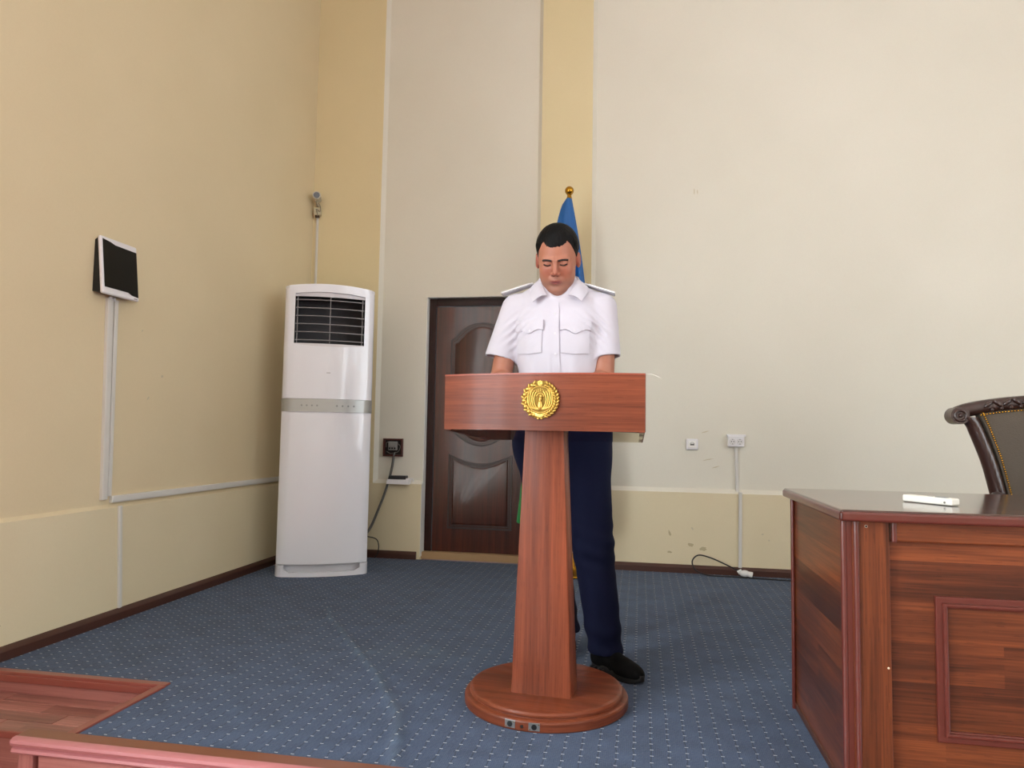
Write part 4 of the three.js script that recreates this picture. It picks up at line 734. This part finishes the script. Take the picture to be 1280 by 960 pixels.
    const palm = fingers.map(([b]) => [at(0.008, b * 0.55, 0), at(0.092, b, 0.004), 0.0165, 0.0125]);
    fingers.forEach(([b, l0, l1, l2], i) => { const k = at(0.092, b, 0.003), m = at(0.092 + l0 * 0.95, b * 1.15, 0.004 - 0.006), n = at(0.092 + l0 * 0.95 + l1 * 0.82, b * 1.2, -0.012), e = at(0.092 + l0 * 0.95 + l1 * 0.82 + l2 * 0.72, b * 1.2, -0.022); caps.push([[k, m, 0.0098, 0.009], [m, n, 0.009, 0.0082], [n, e, 0.0082, 0.0068]]); });
    const th = [at(0.02, 0.022, -0.004), at(0.055, 0.05, -0.01), at(0.085, 0.058, -0.014), at(0.108, 0.056, -0.018)];
    caps.push([[th[0], th[1], 0.017, 0.0125], [th[1], th[2], 0.0115, 0.0105], [th[2], th[3], 0.01, 0.008]]);
    return (x, y, z) => {
      let d = 9; for (const q of palm) d = smin(d, cap(x, y, z, ...q), 0.014);
      let g = 9; for (const fg of caps) { let q = 9; for (const k of fg) q = smin(q, cap(x, y, z, ...k), 0.003); g = Math.min(g, q); }
      return smin(d, g, 0.007);
    };
  };
  const armSdf = (A, side) => { const hand = handSdf(A, side); return (x, y, z) => {
    let d = cap(x, y, z, [A.sh[0] * 1.08, A.sh[1], A.sh[2]], A.el, 0.048, 0.045);
    d = smin(d, cap(x, y, z, A.el, [mixn(A.el[0], A.wr[0], 0.35), mixn(A.el[1], A.wr[1], 0.35), mixn(A.el[2], A.wr[2], 0.35)], 0.044, 0.045), 0.02);
    d = smin(d, cap(x, y, z, [mixn(A.el[0], A.wr[0], 0.3), mixn(A.el[1], A.wr[1], 0.3), mixn(A.el[2], A.wr[2], 0.3)], A.wr, 0.044, 0.028), 0.02);
    return smin(d, hand(x, y, z), 0.02); }; };
  // ---- torso profile shared by body and shirt: [y, half width, half depth, centre z]
  const rows = [[0.86, 0.168, 0.13, 0.0], [1.0, 0.165, 0.136, 0.012], [1.15, 0.163, 0.138, 0.02], [1.28, 0.178, 0.136, 0.02], [1.38, 0.19, 0.128, 0.012], [1.45, 0.198, 0.114, 0.004], [1.5, 0.19, 0.1, 0.0], [1.535, 0.158, 0.088, 0.002], [1.565, 0.11, 0.078, 0.006], [1.585, 0.085, 0.074, 0.008], [1.61, 0.072, 0.068, 0.012]];
  const prof = (y) => { if (y <= rows[0][0]) return rows[0]; for (let i = 1; i < rows.length; i++) if (y < rows[i][0]) { const q = sstep(rows[i - 1][0], rows[i][0], y) * 0.5 + 0.5 * (y - rows[i - 1][0]) / (rows[i][0] - rows[i - 1][0]); return [y, ...[1, 2, 3].map((k) => mixn(rows[i - 1][k], rows[i][k], q))]; } return rows[rows.length - 1]; };
  const torso = (x, y, z, inset = 0) => { const [, a, b, cz] = prof(y), X = (x - 0.012) / (a - inset), Z = (z - cz) / (b - inset), k = Math.pow(Math.abs(X) ** 2.3 + Math.abs(Z) ** 2.3, 1 / 2.3); return Math.max((k - 1) * (b - inset) * 0.9, 0.86 - y, y - 1.612); };
  const legs = { R: { hip: [0.12, 0.9, 0.0], knee: [0.17, 0.47, 0.055], ank: [0.228, 0.06, 0.1] }, L: { hip: [-0.055, 0.9, -0.005], knee: [-0.03, 0.48, -0.05], ank: [0.036, 0.06, -0.16] } };
  const leg = (x, y, z, l, o) => smin(cap(x, y, z, l.hip, l.knee, 0.108 - o, 0.083 - o), cap(x, y, z, l.knee, l.ank, 0.083 - o, 0.066 - o), 0.02);
  const bodySdf = (x, y, z) => { let d = torso(x, y, z, 0.02); d = smin(d, cap(x, y, z, neckA, [0.012, 1.53, 0.02], 0.06, 0.055), 0.03); for (const l of [legs.L, legs.R]) d = smin(d, leg(x, y, z, l, 0.03), 0.03); for (const A of [arms.L, arms.R]) d = smin(d, cap(x, y, z, A.sh, A.el, 0.044, 0.04), 0.02); return d; };
  const plain = () => SK;
  const bodyGeo = [nets(bodySdf, [-0.31, -0.02, -0.3], [0.33, 1.62, 0.3], 0.014, plain), nets(skinHead, [-0.1, 1.4, -0.1], [0.125, 1.84, 0.24], 0.0031, faceColour)];
  for (const [k, side] of [['L', 1], ['R', -1]]) { const A = arms[k]; bodyGeo.push(nets(armSdf(A, side), [Math.min(A.el[0], A.tip[0]) - 0.09, 1.02, -0.06], [Math.max(A.el[0], A.tip[0]) + 0.09, 1.36, 0.49], 0.0045, (x, y, z) => lerp3(SK, RED, 0.3 + 0.25 * n3(x * 60, y * 60, z * 60)))); }
  const skin = phys(0xffffff, 0.52, { vertexColors: true, sheen: 0.2, sheenRoughness: 0.5, sheenColor: new THREE.Color(0.5, 0.3, 0.25) });
  const bg = mergeGeometries(bodyGeo.map((g) => g.toNonIndexed())); M('body', mergeVertices(bg, 1e-6), skin, t);

  // ---- hair: short black, receding at the temples
  const hairline = (a) => { const k = [[0, 0.066], [0.2, 0.067], [0.42, 0.073], [0.62, 0.084], [0.76, 0.076], [0.95, 0.05], [1.2, 0.022], [1.5, 0.0], [1.62, -0.002], [1.72, 0.03], [1.95, 0.03], [2.15, -0.02], [2.6, -0.065], [3.2, -0.07]]; for (let i = 1; i < k.length; i++) if (a < k[i][0]) return mixn(k[i - 1][1], k[i][1], (a - k[i - 1][0]) / (k[i][0] - k[i - 1][0])); return -0.07; };
  const hairSdf = (x, y, z) => {
    const [hx, hy, hz] = toHead(x, y, z), a = Math.abs(Math.atan2(hx, hz + 0.012));
    const inH = hy - hairline(a) - 0.006 * n3(x * 320, y * 60, z * 320);
    const th = 0.0025 + 0.0115 * sstep(0.0, 0.06, inH) * (0.6 + 0.4 * sstep(0.0, 0.11, hy)) + 0.0012 * n3(x * 300, y * 90, z * 200);
    let base = smin(cranium(hx, hy, hz), ell(hx, hy, hz, [0, -0.022, 0.022], [0.0755, 0.088, 0.068]), 0.03);
    base = smin(base, ell(hx, hy, hz, [0, -0.02, -0.03], [0.074, 0.08, 0.075]), 0.03);
    return smax(base - th, -inH * 0.8, 0.004);
  };
  M('hair', nets(hairSdf, [-0.1, 1.52, -0.1], [0.125, 1.85, 0.26], 0.0032), phys(0x070606, 0.6, { specularIntensity: 0.35 }), t);
  // ---- brows and lash lines lie on the skin
  const onFace = (hx, hy) => { let z = 0.14; for (let i = 0; i < 60; i++) { const d = headSdf(hx, hy, z); if (d < 0.0002) break; z -= Math.max(d * 0.7, 0.0003); } return z; };
  const browMat = mat(0x1c1412, 0.7);
  for (const k of [-1, 1]) {
    const pts = []; for (let i = 0; i <= 8; i++) { const u = i / 8, hx = k * mixn(0.012, 0.052, u), hy = 0.0125 + 0.006 * Math.sin(u * 2.2) - 0.004 * u; pts.push(V(...fromHead(hx, hy, onFace(hx, hy) + 0.0006))); }
    const g = new THREE.TubeGeometry(new THREE.CatmullRomCurve3(pts), 24, 0.004, 6); M('eyebrow', g, browMat, t);
    const lp = []; for (let i = 0; i <= 8; i++) { const u = i / 8, hx = k * mixn(0.019, 0.048, u), hy = -0.0045 - 0.0035 * Math.sin(u * Math.PI) + 0.0015 * u; lp.push(V(...fromHead(hx, hy, onFace(hx, hy) + 0.0002))); }
    M('eyelash', new THREE.TubeGeometry(new THREE.CatmullRomCurve3(lp), 24, 0.0028, 6), browMat, t);
  }

  // ---- shirt
  const wrinkle = (x, y, z) => {
    const ax = Math.abs(x - 0.012);
    let w = 0.0022 * n3(x * 16, y * 7, z * 16) + 0.0012 * n3(x * 38 + 9, y * 18, z * 38);
    const pit = Math.hypot(ax - 0.165, y - 1.36); w += 0.0026 * Math.exp(-((pit / 0.07) ** 2)) * Math.sin((ax * 0.8 + y * 0.9) * 190);
    w += 0.003 * sstep(1.3, 1.12, y) * Math.sin(x * 75 + 5 * n3(x * 4, y * 5, 0.3));
    return w;
  };
  const sleeve = (x, y, z, A, sgn, inset) => {
    const dir = [A.hem[0] - A.sh[0], A.hem[1] - A.sh[1], A.hem[2] - A.sh[2]], L = Math.hypot(...dir), e = dir.map((q) => q / L), far = A.hem.map((q, i) => q + e[i] * 0.1);
    const d = cap(x, y, z, A.sh, far, 0.066 - inset, 0.071 - inset);
    // hem is cut on a slant, lower on the inner side
    const n = [e[0] * 0.4 - sgn * -0.12, e[1], e[2] * 0.4 + 0.05], nl = Math.hypot(...n);
    const cut = ((x - A.hem[0]) * n[0] + (y - A.hem[1]) * n[1] + (z - A.hem[2]) * n[2]) / nl;
    return [d, cut];
  };
  const shirtSdf = (x, y, z) => {
    let d = torso(x, y, z);
    for (const [A, g] of [[arms.L, -1], [arms.R, 1]]) { const [q, cut] = sleeve(x, y, z, A, g, 0); d = smin(d, smax(q, cut, 0.003), 0.022); }
    d += wrinkle(x, y, z);
    for (const [A, g] of [[arms.L, -1], [arms.R, 1]]) { const [q, cut] = sleeve(x, y, z, A, g, 0.011); d = smax(d, -Math.max(q, -cut - 0.07, 0.004 - torso(x, y, z)), 0.002); }
    d = smax(d, -cap(x, y, z, [0.017, 1.505, 0.14], [0.017, 1.64, 0.03], 0.03, 0.075), 0.006); // open neck
    d = smax(d, -cap(x, y, z, [0.017, 1.485, 0.14], [0.017, 1.6, 0.11], 0.006, 0.06), 0.004);
    return d;
  };
  const weave = tex(256, 256, (u, v) => 255 * (0.5 * hash(u * 256 | 0, v * 64 | 0, 2) + 0.5 * hash(u * 64 | 0, v * 256 | 0, 4)), { srgb: false, repeat: [20, 20] });
  const cloth = phys(0xcecad4, 0.85, { sheen: 0.1, sheenRoughness: 0.6, sheenColor: new THREE.Color(0.5, 0.5, 0.55) });
  const shirt = M('shirt', nets(shirtSdf, [-0.33, 0.87, -0.17], [0.32, 1.63, 0.2], 0.0062), cloth, t);
  shirt.userData.label = 'white short-sleeved uniform shirt with open collar';
  const frontZ = (x, y) => { let z = 0.26; for (let i = 0; i < 80; i++) { const d = shirtSdf(x, y, z); if (d < 0.0003) return z; z -= Math.max(d * 0.6, 0.0006); if (z < -0.1) break; } return z; };
  const patch = (f, off, nu, nv) => { const at = (u, v, o) => { const [x, y] = f(u, v), z = frontZ(x, y), e = 0.012, n = V(shirtSdf(x + e, y, z) - shirtSdf(x - e, y, z), shirtSdf(x, y + e, z) - shirtSdf(x, y - e, z), shirtSdf(x, y, z + e) - shirtSdf(x, y, z - e)).normalize(); return V(x, y, z).addScaledVector(n, o); }; return slab((u, v) => at(u, v, off), (u, v) => at(u, v, -0.004), nu, nv); };
  const cx = (y) => mixn(0.021, 0.008, (y - 1.18) / 0.29);
  M('placket', patch((u, v) => { const y = mixn(0.95, 1.474, v); return [cx(y) + mixn(-0.016, 0.016, u), y]; }, 0.0048, 4, 40), cloth, shirt);
  for (const y of [1.17, 1.255, 1.34, 1.425]) M('button', new THREE.CylinderGeometry(0.0052, 0.0052, 0.003, 14).rotateX(Math.PI / 2).translate(cx(y), y, frontZ(cx(y), y) + 0.0062), mat(0xdcdae0, 0.3), shirt);
  for (const [a, b, top] of [[-0.15, -0.036, 1.398], [0.034, 0.152, 1.396]]) {
    const w = b - a, mid = (a + b) / 2;
    M('pocket', patch((u, v) => [mixn(a + 0.004, b - 0.004, u), mixn(top - 0.135 - 0.006 * (1 - Math.abs(2 * u - 1)), top - 0.01, v)], 0.0055, 12, 14), cloth, shirt);
    M('pocket_flap', patch((u, v) => { const q = Math.abs(2 * u - 1), low = top - 0.044 - 0.014 * Math.pow(Math.max(0, 1 - q * 1.6), 0.8) + 0.004 * Math.sin(q * Math.PI) * (q > 0.3 ? 1 : 0); return [mixn(a, b, u), mixn(low, top, v)]; }, 0.0125, 24, 8), cloth, shirt);
    M('button', new THREE.CylinderGeometry(0.0045, 0.0045, 0.003, 12).rotateX(Math.PI / 2).translate(mid, top - 0.044, frontZ(mid, top - 0.044) + 0.0135), mat(0xdcdae0, 0.3), shirt);
  }
  for (const [A, sgn] of [[arms.L, -1], [arms.R, 1]]) M('collar', (() => {
    const X0 = 0.018, m = (p) => V(X0 + sgn * p[0], p[1], p[2]);
    const inner = new THREE.CatmullRomCurve3([[0, 1.602, -0.052], [0.05, 1.597, -0.03], [0.076, 1.585, 0.015], [0.074, 1.566, 0.06], [0.058, 1.53, 0.1], [0.044, 1.506, 0.116]].map(m));
    const outer = new THREE.CatmullRomCurve3([[0, 1.56, -0.083], [0.07, 1.553, -0.062], [0.112, 1.548, 0.0], [0.122, 1.53, 0.06], [0.114, 1.5, 0.112], [0.1, 1.474, 0.138]].map(m));
    const pt = (u, v) => { const a = inner.getPoint(u), b = outer.getPoint(u), q = a.lerp(b, v); q.y += 0.008 * Math.sin(v * Math.PI); q.z += 0.006 * Math.sin(v * Math.PI) * u; return q; };
    const nrm = (u, v) => { const e = 0.02, du = pt(Math.min(1, u + e), v).sub(pt(Math.max(0, u - e), v)), dv = pt(u, Math.min(1, v + e)).sub(pt(u, Math.max(0, v - e))); return du.cross(dv).normalize().multiplyScalar(-sgn); };
    // the lower edge never sinks into the shirt
    const lift = (q) => { for (let i = 0; i < 12; i++) { const d = shirtSdf(q.x, q.y, q.z); if (d >= 0.004) break; q.z += 0.0025; q.y += 0.001; } return q; };
    const top = (u, v) => lift(pt(u, v)).addScaledVector(nrm(u, v), 0.0); const bot = (u, v) => lift(pt(u, v)).addScaledVector(nrm(u, v), 0.0035);
    return sgn > 0 ? slab(bot, top, 24, 8) : slab(top, bot, 24, 8);
  })(), cloth, shirt);
  for (const sgn of [-1, 1]) { // shoulder boards with dark green piping
    const a = sgn < 0 ? [-0.096, 1.57, 0.014] : [0.118, 1.564, 0.014], b = sgn < 0 ? [-0.232, 1.528, 0.0] : [0.247, 1.521, 0.0];
    const L = Math.hypot(b[0] - a[0], b[1] - a[1], b[2] - a[2]), e = new THREE.Group(); e.name = 'epaulette'; shirt.add(e);
    e.position.set(...a); e.rotation.z = Math.atan2((b[1] - a[1]) * sgn, Math.abs(b[0] - a[0]));
    const pts = [[0, -0.016], [0.02, -0.027], [L, -0.029], [L, 0.029], [0.02, 0.027], [0, 0.016]].map(([x, y]) => [x * sgn, y]);
    const grow = (k) => pts.map(([x, y]) => [x + (Math.abs(x) > L / 2 ? k * sgn : -k * sgn), y + Math.sign(y) * k]);
    M('board', extrude(pts, 0.009, 0.002).rotateX(Math.PI / 2).translate(0, 0.009, 0), mat(0xe4e3e6, 0.7), e);
    M('piping', extrude(grow(0.0009), 0.0014, 0.0004).rotateX(Math.PI / 2).translate(0, 0.0024, 0), mat(0x4c5a4c, 0.6), e);
    M('epaulette_button', sph(0.0055, 0.014 * sgn, 0.0095, 0.004, 10), BRASS, e);
  }
  // ---- trousers
  const trouserSdf = (x, y, z) => {
    const X = (x - 0.03) / (0.19 - 0.02 * sstep(0.9, 1.02, y)), Z = (z - 0.0) / 0.142, k = Math.pow(Math.abs(X) ** 2.4 + Math.abs(Z) ** 2.4, 1 / 2.4);
    let d = smax((k - 1) * 0.14, 0.8 - y, 0.1);
    const a = leg(x, y, z, legs.L, 0), b = leg(x, y, z, legs.R, 0);
    d = smin(d, smin(a, b, 0.012), 0.07);
    d += 0.0032 * n3(x * 14, y * 9, z * 14) + 0.004 * sstep(0.3, 0.1, y) * Math.sin(y * 70 + 4 * n3(x * 9, y * 3, z * 9)) + 0.003 * Math.exp(-(((y - 0.48) / 0.1) ** 2)) * Math.sin(y * 95 + x * 30);
    // hems: each leg cut a little above the shoe
    const near = a < b ? 0.075 : 0.07;
    return smax(smax(d, near - y, 0.004), y - 1.03, 0.004);
  };
  M('trousers', nets(trouserSdf, [-0.2, 0.03, -0.26], [0.33, 1.06, 0.21], 0.0085), phys(0x080e2a, 0.85, { specularIntensity: 0.4, sheen: 0.15, sheenRoughness: 0.5, sheenColor: new THREE.Color(0.12, 0.16, 0.32) }), t).userData.label = 'dark navy suit trousers';
  M('belt', [slab((u, v) => V(0.02 + 0.181 * Math.cos(u * 6.2831), mixn(0.985, 1.02, 1 - v), 0.004 + 0.146 * Math.sin(u * 6.2831)), (u, v) => V(0.02 + 0.176 * Math.cos(u * 6.2831), mixn(0.985, 1.02, 1 - v), 0.004 + 0.141 * Math.sin(u * 6.2831)), 48, 1)], mat(0x141212, 0.4), t);
  // ---- shoes
  for (const [ank, dir] of [[legs.R.ank, [0.7, 0.715]], [legs.L.ank, [0.1, 0.99]]]) {
    const sh = new THREE.Group(); sh.name = 'shoe'; sh.userData.label = 'black slip-on shoe with a chunky sole'; t.add(sh);
    sh.position.set(ank[0], 0, ank[2]); sh.rotation.y = Math.atan2(dir[0], dir[1]);
    const up = (x, y, z) => {
      let d = ell(x, y, z, [0, 0.03, 0.115], [0.048, 0.04, 0.088]);
      d = smin(d, ell(x, y, z, [0, 0.045, -0.015], [0.041, 0.055, 0.066]), 0.03);
      d = smin(d, cap(x, y, z, [0, 0.06, 0.0], [0, 0.045, 0.1], 0.042, 0.03), 0.02);
      d = smin(d, cap(x, y, z, [0, 0.06, -0.005], [0, 0.1, -0.015], 0.04, 0.036), 0.015);
      return smax(smax(d, 0.02 - y, 0.004), y - 0.098, 0.006);
    };
    M('upper', nets(up, [-0.06, 0.005, -0.1], [0.06, 0.12, 0.22], 0.0045), phys(0x050506, 0.8, { specularIntensity: 0.3 }), sh);
    const out = []; for (let i = 0; i < 40; i++) { const a = i / 40 * 6.2831, zz = Math.cos(a), xx = Math.sin(a), w = zz > 0 ? 0.052 : 0.043; out.push([xx * w * (1 - 0.12 * Math.exp(-((zz / 0.35) ** 2))), -(0.062 + zz * 0.142)]); }
    let sole = extrude(out, 0.032, 0.004, 3).rotateX(-Math.PI / 2);
    const sp = sole.attributes.position; for (let i = 0; i < sp.count; i++) { const z = sp.getZ(i); sp.setY(i, sp.getY(i) + (sp.getY(i) < 0.01 ? 0.012 * sstep(0.15, 0.21, z) : 0.004 * sstep(0.14, 0.2, z) + 0.012 * sstep(0.0, -0.06, z))); }
    sole.computeVertexNormals(); M('sole', toCreasedNormals(sole, 0.6), mat(0x19191a, 0.6), sh);
    M('tread_groove', [0, 1, 2, 3].map((k) => box(-0.05, 0.05, 0.006, 0.018, -0.04 + k * 0.022, -0.034 + k * 0.022)), mat(0x2c2c2e, 0.6), sh).userData.kind = 'stuff';
  }
}

renderer.render(scene, camera);
